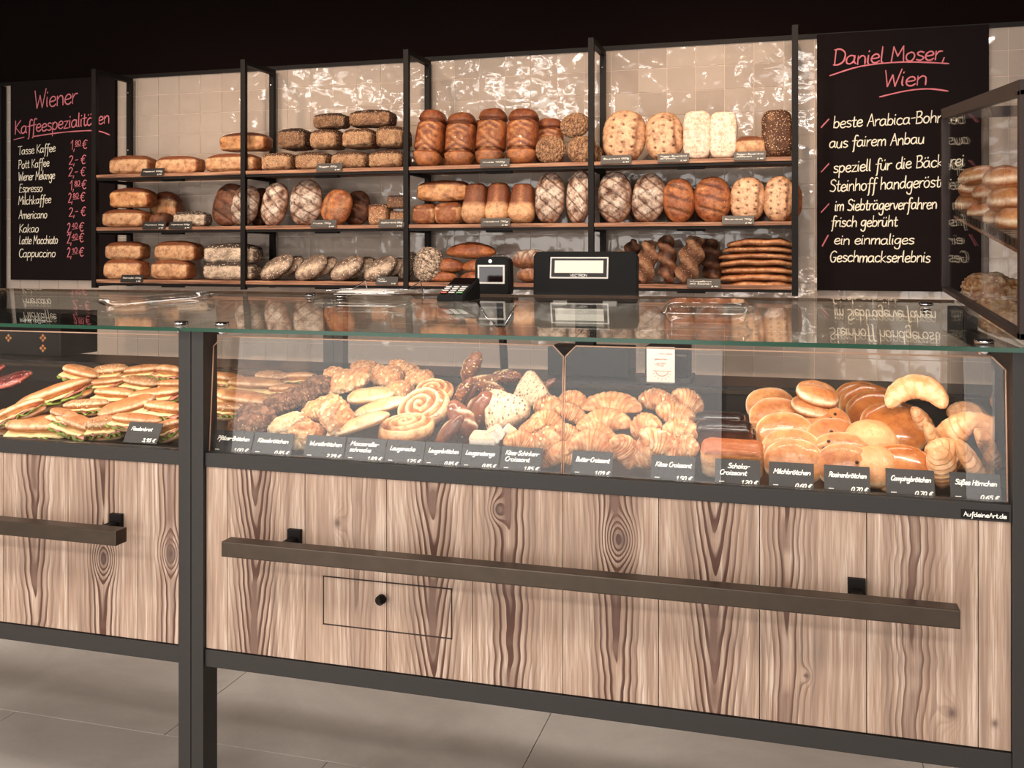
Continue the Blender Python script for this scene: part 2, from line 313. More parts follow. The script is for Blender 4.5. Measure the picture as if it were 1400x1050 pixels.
# ------------------------------------------------------------------ handwriting (stroke letters)
GL = {
'a':(5.4,"4,4.5 2.5,5 .8,4 .3,2 1,.4 2.6,.3 4,2 4.2,4.8;4.2,4.8 4.1,1.5 5,.1"),'b':(4.8,".6,9 .5,.2;.5,3 2,4.8 3.8,4 4,1.8 2.8,.1 .6,.6"),
'c':(4.6,"4,4.2 2.6,5 .9,4 .4,2 1.3,.3 3,.1 4.2,1"),'d':(5.2,"4,4.2 2.4,4.9 .8,3.8 .4,1.6 1.5,.1 3.2,.8 4.2,3;4.3,9 4.1,2 4.8,.1"),
'e':(4.6,".5,2.4 3.8,3 3.6,4.6 2.2,5 .8,3.8 .4,1.8 1.4,.2 3,.1 4.2,1"),'f':(3.6,"4.2,8.4 3,9 2,7.5 1.8,3 1.5,-3 .8,-3.8;.2,4.6 3.6,4.9"),
'g':(5,"4,4.3 2.4,5 .8,3.8 .5,1.8 1.6,.4 3.2,1.2 4,3.4;4.2,4.9 4,-2 3,-4 1.2,-3.6 .6,-2.4"),'h':(4.8,".6,9 .5,0;.6,3 2.4,4.9 3.8,4 4,0"),
'i':(1.8,".6,4.9 .5,1 1,.1;.7,7 .9,7.5"),'j':(2.4,"1.4,4.9 1.3,-3 .3,-4;1.5,7 1.7,7.5"),'k':(4.6,".6,9 .5,0;3.8,5 .8,2.4;.8,2.4 4,0"),
'l':(2,".7,9 .6,1 1.3,.1"),'m':(6.8,".5,4.9 .5,0;.5,3 2,4.9 3.2,4 3.2,0;3.2,3 4.8,4.9 6,4 6.1,0"),'n':(4.8,".5,4.9 .5,0;.5,3 2.2,4.9 3.8,4 4,0"),
'o':(5,"2.4,5 .8,4 .4,2 1.4,.2 3.2,.2 4.3,2.4 3.8,4.4 2.4,5"),'p':(4.9,".6,4.9 .5,-4;.6,3.4 2.2,5 4,4 4,1.6 2.4,.1 .6,1"),
'r':(3.5,".5,4.9 .5,0;.5,2.6 1.8,4.6 3.4,4.7"),'s':(4.1,"3.6,4.4 2,5 .7,4.2 1.2,3 3,2.2 3.6,1 2.2,0 .4,.5"),'t':(3.5,"1.6,7.6 1.4,1.2 2.2,0 3.4,.5;.1,4.9 3.2,5.1"),
'u':(4.9,".5,4.9 .4,1.4 1.6,0 3.2,.8 4,4.9;4,4.9 4,.1"),'v':(4.2,".3,4.9 1.8,0 3.8,4.9"),'w':(6,".3,4.9 1.4,0 2.8,4 4,0 5.6,4.9"),'z':(4.4,".4,4.8 3.6,4.9;3.6,4.9 .4,.1;.4,.1 4,.2"),
'ß':(4.8,".6,-3 .7,7 2,9 3.6,8 2.4,5.4 4.2,3.4 3.6,.4 1.8,.2"),
'A':(5.4,".2,0 2.8,9;2.8,9 5,0;1.1,3.4 4.4,3.6"),'B':(5.2,".6,0 .7,9;.2,8.8 3.2,9 4,7 2.6,5 .8,4.8;2.6,5 4.6,3.4 4,.6 .4,0"),'C':(5.3,"5,7.8 3.4,9 1.2,7.4 .5,4 1.4,.8 3.4,0 5,1.2"),
'D':(6,".7,0 .8,9;.1,8.8 3,9 5.4,6.6 5,2 2.6,.1 .2,0"),'E':(5,"4.4,8.9 .8,8.8;.8,8.8 .6,.1;.6,.1 4.6,.2;.7,4.8 3.6,5"),'F':(4.6,"4.4,8.9 .8,8.8;.8,8.8 .6,0;.7,4.8 3.6,5"),
'G':(5.6,"5,7.8 3.4,9 1.2,7.4 .5,4 1.6,.4 4,.3 5,3.8;5,3.8 3,3.8"),'H':(5.6,".6,9 .6,0;4.8,9 4.8,0;.6,4.6 4.8,4.9"),'K':(5.2,".6,9 .6,0;4.8,9 .8,4.4;.8,4.4 5,0"),
'L':(4.6,".8,9 .6,.2;.6,.2 4.4,.3"),'M':(6.9,".4,0 1,9;1,9 3.2,3.4;3.2,3.4 5.6,9;5.6,9 6.2,0"),'N':(6,".5,0 .6,9;.6,9 4.8,0;4.8,0 4.9,9"),'O':(5.8,"2.8,9 .8,7 .5,3 2,.1 4.2,.6 5.2,5 4.4,8.2 2.8,9"),
'P':(5,".6,0 .8,9;.2,8.6 3,9 4.6,7 3.4,4.6 .8,4.2"),'R':(5.3,".6,0 .8,9;.2,8.6 3,9 4.6,7 3.4,4.6 .8,4.2;2.4,4.4 5,0"),'S':(5.2,"4.6,7.8 3,9 1,8 1.2,5.8 3.6,4.4 4.6,2.4 3.2,.2 .4,.8"),
'T':(5.2,".1,8.8 5.4,9;2.8,9 2.6,0"),'V':(5,".2,9 2.4,0;2.4,0 4.6,9"),'W':(7.2,".2,9 1.6,0;1.6,0 3.4,6.4;3.4,6.4 4.8,0;4.8,0 7,9.4"),
'0':(4.8,"2.4,9 .8,7 .5,3 1.6,.1 3.4,.6 4.2,5 3.6,8.2 2.4,9"),'1':(3.4,".4,6.4 2.4,9;2.4,9 2.2,0"),'2':(4.8,".5,7.4 2,9 3.8,7.6 3,4.6 .4,.2;.4,.2 4.4,.3"),'3':(4.6,".6,8 2.4,9 3.8,7.4 2,5 4,3 3,.3 .4,.8"),
'4':(5,"3.4,0 3.4,9;3.4,9 .4,3;.4,3 4.6,3.2"),'5':(4.7,"4,9 1,8.8;1,8.8 .8,5.2;.8,5.2 3,5.4 4.2,3 3,.4 .5,.4"),'6':(4.7,"3.8,8.6 1.4,6.4 .5,2.6 1.8,.1 3.8,1 3.8,3.6 2,4.6 .6,3"),
'7':(4.6,".4,8.8 4.2,9;4.2,9 1.6,0"),'8':(4.7,"2.4,5 .8,6.8 2.2,9 3.8,7.4 2.4,5 .6,2.6 2.2,.1 4.2,1.8 2.4,5"),'9':(4.6,"4,6.4 2.2,4.8 .8,6.6 2,8.8 4,7.8 3.8,3 2.6,0"),
'€':(4.8,"4.4,8 2.8,9 1.2,7 .9,3 2.2,.2 4.2,1;0,5.6 3.2,5.9;0,3.8 3,4"),'-':(3.6,".4,4.2 3,4.5"),',':(1.8,"1,.8 .4,-1.8"),'.':(1.6,".5,.1 .9,.5"),' ':(3,""),'/':(3,"0,-1 2.6,7")}
for u, b_ in (('ä', 'a'), ('ö', 'o'), ('ü', 'u')): GL[u] = (GL[b_][0], GL[b_][1]+";1,6.8 1.2,7.4;3,7 3.2,7.6")
def smooth(pts, k=3):
    if len(pts) < 3: return pts
    out = []
    for i in range(len(pts)-1):
        p0, p1, p2, p3 = pts[max(i-1, 0)], pts[i], pts[i+1], pts[min(i+2, len(pts)-1)]
        for j in range(k):
            t = j/k
            out.append(tuple(.5*((2*p1[a])+(-p0[a]+p2[a])*t+(2*p0[a]-5*p1[a]+4*p2[a]-p3[a])*t*t+(-p0[a]+3*p1[a]-3*p2[a]+p3[a])*t**3) for a in (0, 1)))
    out.append(pts[-1]); return out
def ribbon(b, pts, wd, up, h, rag=0):      # pts: 3-D points on a surface, up: outward normal
    n = len(pts); L = []; Mi = []; Rr = []
    for i in range(n):
        d = (pts[min(i+1, n-1)]-pts[max(i-1, 0)])
        d = d.normalized() if d.length > 1e-9 else Vector((1, 0, 0))
        s = d.cross(up).normalized(); w_ = wd*(.75 if i in (0, n-1) else 1)*(1+random.uniform(-rag, rag))
        p = pts[i]+(d*wd*.6 if i == n-1 else (-d*wd*.6 if i == 0 else Vector((0, 0, 0))))
        L.append(b.verts.new(p-s*w_)); Mi.append(b.verts.new(p+up*h)); Rr.append(b.verts.new(p+s*w_))
    for i in range(n-1):
        b.faces.new((L[i], Mi[i], Mi[i+1], L[i+1])); b.faces.new((Mi[i], Rr[i], Rr[i+1], Mi[i+1]))
def text_w(s): return sum(GL[c][0] for c in s)
def write(b, s, org, ex, ey, up, size, wd, h=.0006, slant=.12, width=None, rag=.1, jit=0):
    """org baseline start; ex, ey unit vectors; size = height of a capital; width = total length wanted"""
    u = size/9.0; ux = u if width is None else width/max(1e-6, text_w(s)); cx = 0
    for ch in s:
        wd_, st = GL[ch]; dy = random.uniform(-jit, jit)
        if st:
            for s_ in st.split(';'):
                pts = [tuple(float(v) for v in p.split(',')) for p in s_.split()]
                pts = smooth(pts)
                P = [org+ex*((cx+p[0])*ux+p[1]*u*slant)+ey*((p[1]+dy)*u) for p in pts]
                ribbon(b, P, wd, up, h, rag)
        cx += wd_

# ------------------------------------------------------------------ setting
FZ = -.30      # level of the floor
def setting():
    # floor slabs
    fl = struct(obj('floor', boxm(-6.2, 5.2, -3.9, 4.9, FZ-.06, FZ-.006), M['glue']))
    sx, sy = 1.2, .6; me = bpy.data.meshes.new('slab'); b = boxm(.0015, sx-.0015, .0015, sy-.0015, -.01, 0, .001); b.to_mesh(me); b.free(); me.materials.append(M['floor'])
    yy = -3.83; r = 0
    while yy < 4.6:
        xx = -6.2-(r % 2)*.6
        while xx < 5.0:
            o = obj('floor_slab', me, None, fl, (xx, yy, FZ+random.uniform(-.0006, 0))); xx += sx
        yy += sy; r += 1
    # tiled back wall : pitch .1303 x .110
    wb = struct(obj('wall_back', boxm(-6.2, 5.2, 4.5022, 4.7, FZ, 2.263), M['grout']))
    struct(obj('wall_back_upper', boxm(-6.2, 5.2, 4.495, 4.7, 2.264, 3.0), M['paint']))
    struct(obj('trim_1', boxm(-6.2, 5.2, 4.487, 4.51, 2.256, 2.275), M['black']))
    tw, th_ = .1303, .110; X0 = -.026; Z0 = 2.160
    variants = []
    for v in range(8):
        b = BM(); n = 6; hw, hh = tw/2-.0014, th_/2-.0014; g = []
        rx, rz = random.uniform(-.006, .006), random.uniform(-.006, .006)
        for j in range(n+1):
            row = []
            for i in range(n+1):
                x, z = -hw+2*hw*i/n, -hh+2*hh*j/n
                ed = min(i, n-i, j, n-j)
                d = -.0016*noise.noise(Vector((x*14+v*7, z*14, v)))+(.0004 if ed == 0 else 0)+rx*x+rz*z
                row.append(b.verts.new((x, -.006+d, z)))
            g.append(row)
        for j in range(n):
            for i in range(n):
                f = b.faces.new((g[j][i], g[j][i+1], g[j+1][i+1], g[j+1][i])); f.smooth = True
        # rim
        ring = [g[0][i] for i in range(n+1)]+[g[j][n] for j in range(1, n+1)]+[g[n][i] for i in range(n-1, -1, -1)]+[g[j][0] for j in range(n-1, 0, -1)]
        back = [b.verts.new((p.co.x, .002, p.co.z)) for p in ring]; ring = [b.verts.new(p.co.copy()) for p in ring]
        for i in range(len(ring)):
            j = (i+1) % len(ring); b.faces.new((ring[j], ring[i], back[i], back[j]))
        me = bpy.data.meshes.new('tile'); b.normal_update(); b.to_mesh(me); b.free(); me.materials.append(M['tile']); variants.append(me)
    spots = []
    for i in range(-38, 10):
        for j in range(-13, 1):
            x = X0+(i+.5)*tw; z = Z0-.110/2+j*th_+.0
            zc = -x*SN+4.5*CS; px = 700+FP*(x*CS+4.5*SN)/zc; py = HZ-FP*(z-EYE)/zc
            if x < -4.4 or px > 1440: continue
            vis = 0 < py < 545 and px > -20
            if 1128 < px < 1340 and 50 < py < 385: vis = False
            if 35 < px < 120 and 120 < py < 375: vis = False
            if 385 < py < 398: pass
            spots.append((0 if (vis and not (180 < py < 395 and px < 1088 and (py % 87) > 60)) else 1, -x if py < 400 else -x+2, x, z))
        # top cut row
    for i in range(-38, 10):
        x = X0+(i+.5)*tw
        if x > -4.4 and x < 1.35: spots.append((0, -x, x, Z0+.110/2))
    spots.sort(key=lambda s: (s[0], s[1]))
    rest = BM()
    for kx, (a, q, x, z) in enumerate(spots):
        top = z > Z0
        if kx < 300:
            o = obj('wall_tile', variants[(kx*5+kx//7) % 8], None, wb, (x, 4.505, z if not top else z-.0035))
            if top: o.scale = (1, 1, .93)
        else:
            me = variants[(kx*3) % 8]; n0 = len(rest.verts); rest.from_mesh(me); rest.verts.ensure_lookup_table()
            for vv in rest.verts[n0:]:
                vv.co.x += x; vv.co.y += 4.505; vv.co.z = (vv.co.z*(.93 if top else 1))+z-(.0035 if top else 0)
    o = obj('wall_tile', rest, M['tile'], wb); o['kind'] = 'stuff'
    # rest of the room
    struct(obj('wall_left', boxm(-6.2, -6.0, -3.9, 4.5, FZ, 3), M['plaster']))
    struct(obj('wall_right', boxm(5.0, 5.2, -3.9, 4.5, FZ, 3), M['plaster']))
    wf = BM()
    for a in ((-6, -4.75, FZ, 3), (-.45, 1.15, FZ, 3), (3.45, 5, FZ, 3), (-4.75, -.45, 2.4, 3), (1.15, 3.45, 2.4, 3)): box(wf, a[0], a[1], -3.4, -3.2, a[2], a[3])
    struct(obj('wall_front', wf, M['plaster']))
    struct(obj('ceiling', boxm(-6.2, 5.2, -3.9, 4.7, 3.0, 3.1), M['paint']))
    for lx, ly in [(a_, c_) for a_ in (-4.5, -2.45, .2) for c_ in (.15, -1.9)]:
        t = empty('ceiling_light', (lx, ly, 2.94)); tag(t, 'flat rectangular ceiling lamp above the shop floor, %s, %s row' % ({-4.5: 'leftmost', -2.45: 'middle one', .2: 'rightmost'}[lx], 'front' if ly < 0 else 'rear'), 'lamp')  # front row is added, bodies for the extra panel lights
        b = BM()
        for q in ((-.4, .4, -.3, -.28), (-.4, .4, .28, .3), (-.4, -.38, -.28, .28), (.38, .4, -.28, .28)): box(b, q[0], q[1], q[2], q[3], -.01, .06)
        obj('housing', b, M['white'], t); obj('diffuser', boxm(-.378, .378, -.278, .278, .0, .01), M['led'], t)
    t = empty('ceiling_light', (-1.2, 3.3, 2.94)); tag(t, 'added long narrow ceiling lamp above the aisle behind the counter', 'lamp'); obj('housing', boxm(-2.12, 2.12, -.14, .14, .01, .06), M['white'], t); obj('diffuser', boxm(-2.1, 2.1, -.125, .125, 0, .0095), M['led'], t)  # added body for the aisle fill
    for i, lx in enumerate((-3.25, -2.3, -1.55, -.7, -.2, 1.0)):
        t = empty('ceiling_spotlight', (lx, 2.72, 3.0)); tag(t, 'small black ceiling spotlight above the counter, '+ORD[i], 'lamp')
        b = BM(); cyl(b, (0, 0, 0), (0, 0, -.04), .012); obj('stem', b, M['black'], t)
        b = BM(); cyl(b, (0, .0, -.04), (0, .02, -.085), .038, .045, 20, False); obj('lamp_shade', b, M['black'], t)
setting()

# ------------------------------------------------------------------ blackboards
UPV = Vector((0, -1, 0)); EX = Vector((1, 0, 0)); EZ = Vector((0, 0, 1)); YB = 4.470
def board(px0, px1, ytop, ybot, label, lines, unders):
    a = at(px0, ytop, YB+.01); c = at(px1, ybot, YB+.01)
    x0, x1, z1 = a.x, c.x, a.z; z0 = at(px0, ybot, YB+.01).z
    t = empty('blackboard', ((x0+x1)/2, YB+.015, z0)); tag(t, label, 'blackboard')
    t.location = ((x0+x1)/2, YB+.015, z0); inv = -t.location
    b = boxm(x0, x1, YB+.004, YB+.024, z0, z1, .002); bmesh.ops.translate(b, verts=b.verts, vec=inv); obj('panel', b, M['blackboard'], t)
    for (s, xa, ya, xb, yb, cap, mt, lw) in lines:
        P0 = at(xa, ya, YB+.0035); P1 = at(xb, yb, YB+.0035); ex = (P1-P0); wdt = ex.length; ex.normalize(); ey = Vector((-ex.z, 0, ex.x))
        b = BM(); write(b, s, P0+inv, ex, ey, UPV, cap/pxm(xa, YB), lw, .001, .1, wdt, .15, .25)
        obj('chalk_writing', b, M[mt], t)
    for pts, mt, lw in unders:
        b = BM(); P = [at(x, y, YB+.0035)+inv for x, y in smooth(pts, 5)]; ribbon(b, P, lw, UPV, .001, .2); obj('chalk_stroke', b, M[mt], t)
    return t
board(1117, 1352, 47.5, 397, 'tall blackboard right of the shelves with coffee notes in white and pink handwriting', [
 ('Daniel Moser,', 1139, 89.5, 1293, 80.5, 21, 'pink', .0032), ('Wien', 1208, 118.5, 1268, 116, 22, 'pink', .0032),
 ('beste Arabica-Bohnen', 1139, 175, 1309, 166, 16, 'chalk', .0025), ('aus fairem Anbau', 1133.5, 202.6, 1264, 196, 15.5, 'chalk', .0025),
 ('speziell für die Bäckerei', 1139, 236, 1318, 226, 16, 'chalk', .0025), ('Steinhoff handgeröstet', 1134, 262, 1300, 255, 16.5, 'chalk', .0025),
 ('im Siebträgerverfahren', 1141, 288.5, 1281, 285, 15.5, 'chalk', .0025), ('frisch gebrüht', 1136, 310, 1227, 309, 14.5, 'chalk', .0025),
 ('ein einmaliges', 1140, 334, 1250, 334, 14, 'chalk', .0025), ('Geschmackserlebnis', 1134, 358, 1272, 358.5, 15, 'chalk', .0025)],
 [([(1134.5, 103.5), (1175, 91), (1220, 85.5), (1260, 85), (1297, 87)], 'pink', .003), ([(1202.5, 132.5), (1240, 124), (1270, 121.5), (1296, 124.5)], 'pink', .003)]
 + [([(1123, a), (1133, a-11)], 'pink', .0034) for a in (174, 235, 290)]+[([(1124.5, 336), (1132, 322)], 'pink', .0048)])
PR = [('1', '80', 204, 96), ('2', '-', 225, 94), ('2', '-', 241.5, 93.5), ('1', '80', 259, 95), ('2', '80', 276, 93), ('2', '-', 296, 94), ('2', '40', 317, 91.5), ('2', '40', 332, 91.5), ('2', '10', 351, 91.5)]
LN = [('Tasse Kaffee', 24.5, 212, 76, 207), ('Pott Kaffee', 25, 231, 67.5, 227), ('Wiener Melange', 25, 247, 75, 244.5), ('Espresso', 26, 263, 58, 262), ('Milchkaffee', 25, 280, 70, 277.5),
      ('Americano', 25.5, 299, 64.5, 298), ('Kakao', 26, 318, 53, 317.5), ('Latte Macchiato', 26, 334, 79, 333), ('Cappuccino', 25.5, 351.5, 76, 351.5)]
lines = [('Wiener', 47, 149, 106, 141, 24, 'pink', .0036), ('Kaffeespezialitäten', 20, 184, 150, 168, 18, 'pink', .0034)]
for (s, a, b_, c_, d) in LN: lines.append((s, a, b_, c_, d, 11.5, 'chalk', .0022))
und = [([(19, 191), (33, 187.5)], 'pink', .003), ([(46, 186.5), (85, 181), (123, 178.5), (138, 180), (150, 184.5)], 'pink', .003)]
for (a, b_, y, x) in PR:
    if b_ == '-': lines += [(a+',-', x, y, x+13, y-1, 12, 'pink', .0026)]
    else: lines += [(a+',', x, y+1, x+6.5, y+.5, 13, 'pink', .0026), (b_, x+6.5, y-5, x+14.5, y-6, 6.5, 'pink', .0019)]; und.append(([(x+7, y-3.5), (x+15, y-4.5)], 'pink', .0018))
    lines.append(('€', x+16.5, y-.5, x+23.5, y-1, 12, 'pink', .0026))
board(15.5, 158, 113, 382.5, 'tall blackboard left of the shelves listing coffees and prices in pink and white', lines, und)
a = at(-60, 118, 4.47); c = at(4.5, 390, 4.47)
o = obj('dark_wall_panel', boxm(a.x-.3, c.x, 4.455, 4.49, .9, 2.25, .002), M['black']); tag(o, 'plain dark panel at the far left edge of the tiled wall', 'panel')

# ------------------------------------------------------------------ bread shelf unit
YF, YR = 4.19, 4.46; SH = {'A': 1.705, 'B': 1.436, 'C': 1.168}
XP = [wx(130, YF), wx(333.5, YF), wx(556, YF), wx(808.5, YF), wx(1087, YF)]
def shelves():
    t = empty('bread_shelf', (XP[2], YR, 1.12)); tag(t, 'long black steel wall shelf with three wooden tiers full of bread', 'shelf'); inv = -t.location
    def P(name, b, m, par=t):
        bmesh.ops.translate(b, verts=b.verts, vec=inv); return obj(name, b, m, par)
    for x in XP:
        P('front_post', boxm(x-.0125, x+.0125, YF-.0125, YF+.0125, 1.125, 2.25, .001), M['black'])
        P('rear_post', boxm(x-.0125, x+.0125, YR-.01, YR+.015, 1.125, 2.25, .001), M['black'])
        P('top_bar', boxm(x-.0125, x+.0125, YF+.0125, YR-.01, 2.225, 2.25), M['black'])
        for z in SH.values(): P('side_bar', boxm(x-.011, x+.011, YF+.0125, YR-.01, z-.035, z-.019), M['black'])
        b = BM()
        for z in (2.17, 1.86):
            cyl(b, (x, YR-.011, z), (x, YR-.014, z), .004, n=10)
        P('screw_heads', b, M['chrome'])
    for i in range(4):
        for z in SH.values():
            P('shelf_board', boxm(XP[i]+.0135, XP[i+1]-.0135, YF-.008, YR+.01, z-.017, z, .001), M['shelf'])
            b = boxm(XP[i]+.0135, XP[i+1]-.0135, YF-.004, YF+.02, z-.03, z-.0175)
            xm = (XP[i]+XP[i+1])/2; box(b, xm-.06, xm+.06, YF+.03, YF+.06, z-.038, z-.0175)
            P('steel_rail', b, M['black'])
shelves()

# ------------------------------------------------------------------ dough shapes
def spow(v, e): return (abs(v)**e)*(1 if v >= 0 else -1)
def mk(name, hx, hy, hz, e1, e2, fn, mat, nu=44, nv=32, flat=.55, seed=0):
    """closed shell: poles on the x axis; fn(x,y,z,nrm-ish) -> (dr, pale, dark)"""
    vs, cols, fs = [], [], []
    def add(a, b_):
        cx = spow(cos(a), e1); rr = spow(sin(a), e1)
        x, y, z = cx, rr*spow(cos(b_), e2), rr*spow(sin(b_), e2)
        r_ = fn(x, y, z); dr, pl, dk = r_[:3]; off = r_[3] if len(r_) > 3 else (0, 0, 0)
        zz = z if z > 0 else z*flat
        p = Vector((x*hx, y*hy, zz*hz)); q = Vector((x/hx, y/hy, z/hz)); q = q.normalized() if q.length > 0 else q
        p += q*dr + Vector(off)
        vs.append(p); cols.append((min(1, max(0, pl)), min(1, max(0, dk)), 0, 1))
    add(1e-5, 0)
    for i in range(1, nu):
        for j in range(nv): add(pi*i/nu, 2*pi*j/nv)
    add(pi-1e-5, 0)
    last = len(vs)-1
    for j in range(nv): fs.append((0, 1+j, 1+(j+1) % nv))
    for i in range(nu-2):
        o_ = 1+i*nv
        for j in range(nv): fs.append((o_+j, o_+nv+j, o_+nv+(j+1) % nv, o_+(j+1) % nv))
    o_ = 1+(nu-2)*nv
    for j in range(nv): fs.append((o_+j, last, o_+(j+1) % nv))
    me = bpy.data.meshes.new(name); me.from_pydata(vs, [], fs)
    me.polygons.foreach_set('use_smooth', [True]*len(me.polygons))
    ca = me.color_attributes.new('Col', 'FLOAT_COLOR', 'POINT'); ca.data.foreach_set('color', [c for q in cols for c in q])
    me.materials.append(mat); me.update(); return me
def nz3(x, y, z, s, sd=0): return noise.noise(Vector((x*s+sd*3.1, y*s-sd*1.7, z*s+sd)))
def gr(d, w_): return math.exp(-(d/w_)**2)

def tin(sd, mat, seedy=0.0, split=.0):
    def f(x, y, z):
        d = .004*nz3(x, y, z, 1.8, sd)+seedy*.004*nz3(x, y, z, 9, sd)
        top = max(0, z); d += .012*top*(1-x*x)*(1-y*y*.5)
        g_ = gr(y-.35+.15*nz3(x, 0, 0, 2, sd), .12)*top*(abs(x) < .9)*split
        s = gr(z-.55, .10)*(abs(y) > .5)*.6
        sd_ = max(0, min(1, (abs(y)-.55)*4))*max(0, min(1, (.75-z)*4))*(abs(x) < .93); n4 = nz3(x*2, y, z, 2.5, sd)
        return (d-.005*g_+.004*n4*sd_, .5*g_+s*.7+sd_*(.55+.8*n4), max(0, min(1, (z-.55)*4))*.8*(1-g_)+.9*gr(abs(z)-.72, .07)*(abs(y) > .4)+.5*(abs(x) > .95))
    return mk('loaf', .115, .055, .046, .42, .5, f, mat, 40, 32, .9)
def braid(sd, mat):
    def f(x, y, z):
        top = max(0, z); d = .003*nz3(x, y, z, 2, sd)
        g2 = gr(x-.58, .05)+gr(x+.52, .05)
        ch = sin((x*27+abs(y)*7)); inner = (abs(x) < .55)*top*(1-min(1, (abs(y)/.85)**4))
        d += .0035*ch*inner*(1 if abs(y) > .06 else .2)-.010*g2+(.004 if abs(x) > .6 else 0)
        return (d, (.55*max(0, ch)*inner+.2*(x < -.6)), .9*g2+.7*max(0, -ch)*inner+.4*(x > .62))
    return mk('braided_loaf', .125, .062, .052, .55, .7, f, mat, 96, 36, .8)
def oval(sd, mat, pat='cross', e=.85):
    ang = .62
    def f(x, y, z):
        top = max(0, z); d = .003*nz3(x, y, z, 2, sd); X, Y = x*1.5, y
        pl = dk = 0
        if pat == 'cross':
            u = X*cos(ang)+Y*sin(ang); v = X*cos(ang)-Y*sin(ang); s = .62
            gu = abs(((u+.1*sd)/s) % 1-.5); gv = abs(((v-.07*sd)/s) % 1-.5); g_ = max(gr(.5-gu, .075), gr(.5-gv, .075))
            d += -.006*g_*top; n5 = nz3(x, y, z, 2.2, sd); pl = (1-g_)*top*(.7+1.1*n5+.5*nz3(x, y, z, 9, sd)); dk = 1.1*g_*top+.7*(1-g_)*max(0, -n5*1.6+.2*x)
        elif pat == 'crack':
            v = noise.voronoi(Vector((X*3.2+sd, Y*3.2, z*3.2)))[0]; g_ = gr(v[1]-v[0], .13)
            d += -.006*g_+.003*nz3(x, y, z, 8, sd); pl = (1-g_)*(.45+.9*nz3(x, y, z, 6, sd)); dk = .8*g_
        elif pat == 'slash':
            s = 0
            for q in (-.55, 0, .55): s = max(s, gr(x-q-.28*y, .06)*(abs(y) < .75))
            d += -.009*s*top; pl = .25*top*max(0, nz3(x, y, z, 4, sd)+.3); dk = .9*s*top+.25*(x > .5)
        elif pat == 'dots':
            g_ = 0
            for a in range(-3, 4):
                for b_ in range(-2, 3):
                    g_ = max(g_, gr(sqrt((x-a*.36+.16*(b_ % 2)+.05*nz3(a, b_, 0, 1, sd))**2*2.2+(y-b_*.5+.1*nz3(a, b_, 5, 1, sd))**2), .06))
            d += -.012*g_*top; rim = gr(y+.62+.1*nz3(x, 0, 0, 2, sd), .10); pl = .45*top*(1-rim)*(1-min(1, g_*2)); dk = 2.2*g_*top+.8*rim*top+.6*max(0, .6-top)
        elif pat == 'grain':
            g_ = gr(abs(y)-.5-.2*x, .1)*top; d += -.004*g_; pl = .5*top*max(0, .4+nz3(x, y, z, 3, sd)); dk = .8*g_
        return (d, pl, dk)
    return mk('oval_loaf', .125, .085, .05, e, .9, f, mat, *((96, 80) if pat == 'dots' else (60, 48)), .6)
def roundrye(sd, mat): return oval(sd, mat, 'crack')
def seedflat(sd, mat):
    def f(x, y, z):
        n_ = nz3(x, y, z, 4, sd); band = gr(y+.45+.2*n_, .3)
        return (.002*n_+.002*nz3(x, y, z, 14, sd), band*max(0, z)*.9+.3*n_, .35*(y > .1)*max(0, z))
    return mk('seeded_loaf', .085, .052, .024, .9, .9, f, mat, 44, 30, .8)
def torpedo(sd, mat):
    def f(x, y, z):
        s = 0
        for q in (-.45, .05, .5): s = max(s, gr(x-q-.3*y, .05)*(abs(y) < .6))
        return (.003*nz3(x, y, z, 2, sd)-.006*s*max(0, z), .35*max(0, -z+.2)+.2*s, .5*max(0, z)*.6+.7*s)
    return mk('torpedo_loaf', .12, .05, .042, 1.0, .95, f, mat, 50, 32, .55)
def log(sd, mat, twist=5):
    def f(x, y, z):
        a = atan2(z, y)+x*twist; n_ = nz3(x*2, y, z, 2, sd)
        r_ = .007*sin(2*a)*(abs(x) < .95)+.006*n_
        return (r_, .35*max(0, sin(2*a)+n_), .6*max(0, -sin(2*a)))
    return mk('twisted_loaf', .125, .04, .036, .8, 1, f, mat, 56, 28, .9)
def flatb(sd, mat):
    def f(x, y, z):
        return (.003*nz3(x, y, z, 3, sd), .5*max(0, -z)+.4*gr(abs(z)-.1, .25), .3*max(0, z), (0, 0, -.008*x*x+.004*nz3(x, 0, 0, 2, sd)))
    return mk('flatbread', .15, .10, .0125, .7, .8, f, mat, 40, 24, .9)
def cube(sd, mat):
    def f(x, y, z): return (.003*nz3(x, y, z, 5, sd), .4*(z < .6), .9*(z > .75))
    return mk('loaf_piece', .05, .04, .045, .3, .3, f, mat, 26, 24, 1)
def bun(sd, mat, slit=1, e=.9, dims=(.056, .045, .024)):
    def f(x, y, z):
        g_ = gr(y+.1*nz3(x, 0, 0, 2, sd), .07)*(abs(x) < .8)*max(0, z)*slit
        rim = gr(z-.2, .16)
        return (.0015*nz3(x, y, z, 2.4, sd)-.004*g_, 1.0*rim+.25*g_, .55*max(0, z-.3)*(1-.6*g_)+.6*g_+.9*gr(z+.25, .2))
    return mk('bun', *dims, e, .95, f, mat, 36, 28, .7)
def rustic(sd, mat):
    def f(x, y, z):
        v = noise.voronoi(Vector((x*2.6+sd, y*2.6, z*2)))[0]; g_ = gr(v[1]-v[0], .16)
        return (.005*nz3(x, y, z, 3, sd)+.0025*nz3(x, y, z, 9, sd)-.004*g_, .5*(1-g_)*max(0, .4+nz3(x, y, z, 4, sd)), .8*g_)
    return mk('rustic_roll', .06, .038, .026, .85, .9, f, mat, 44, 30, .7)
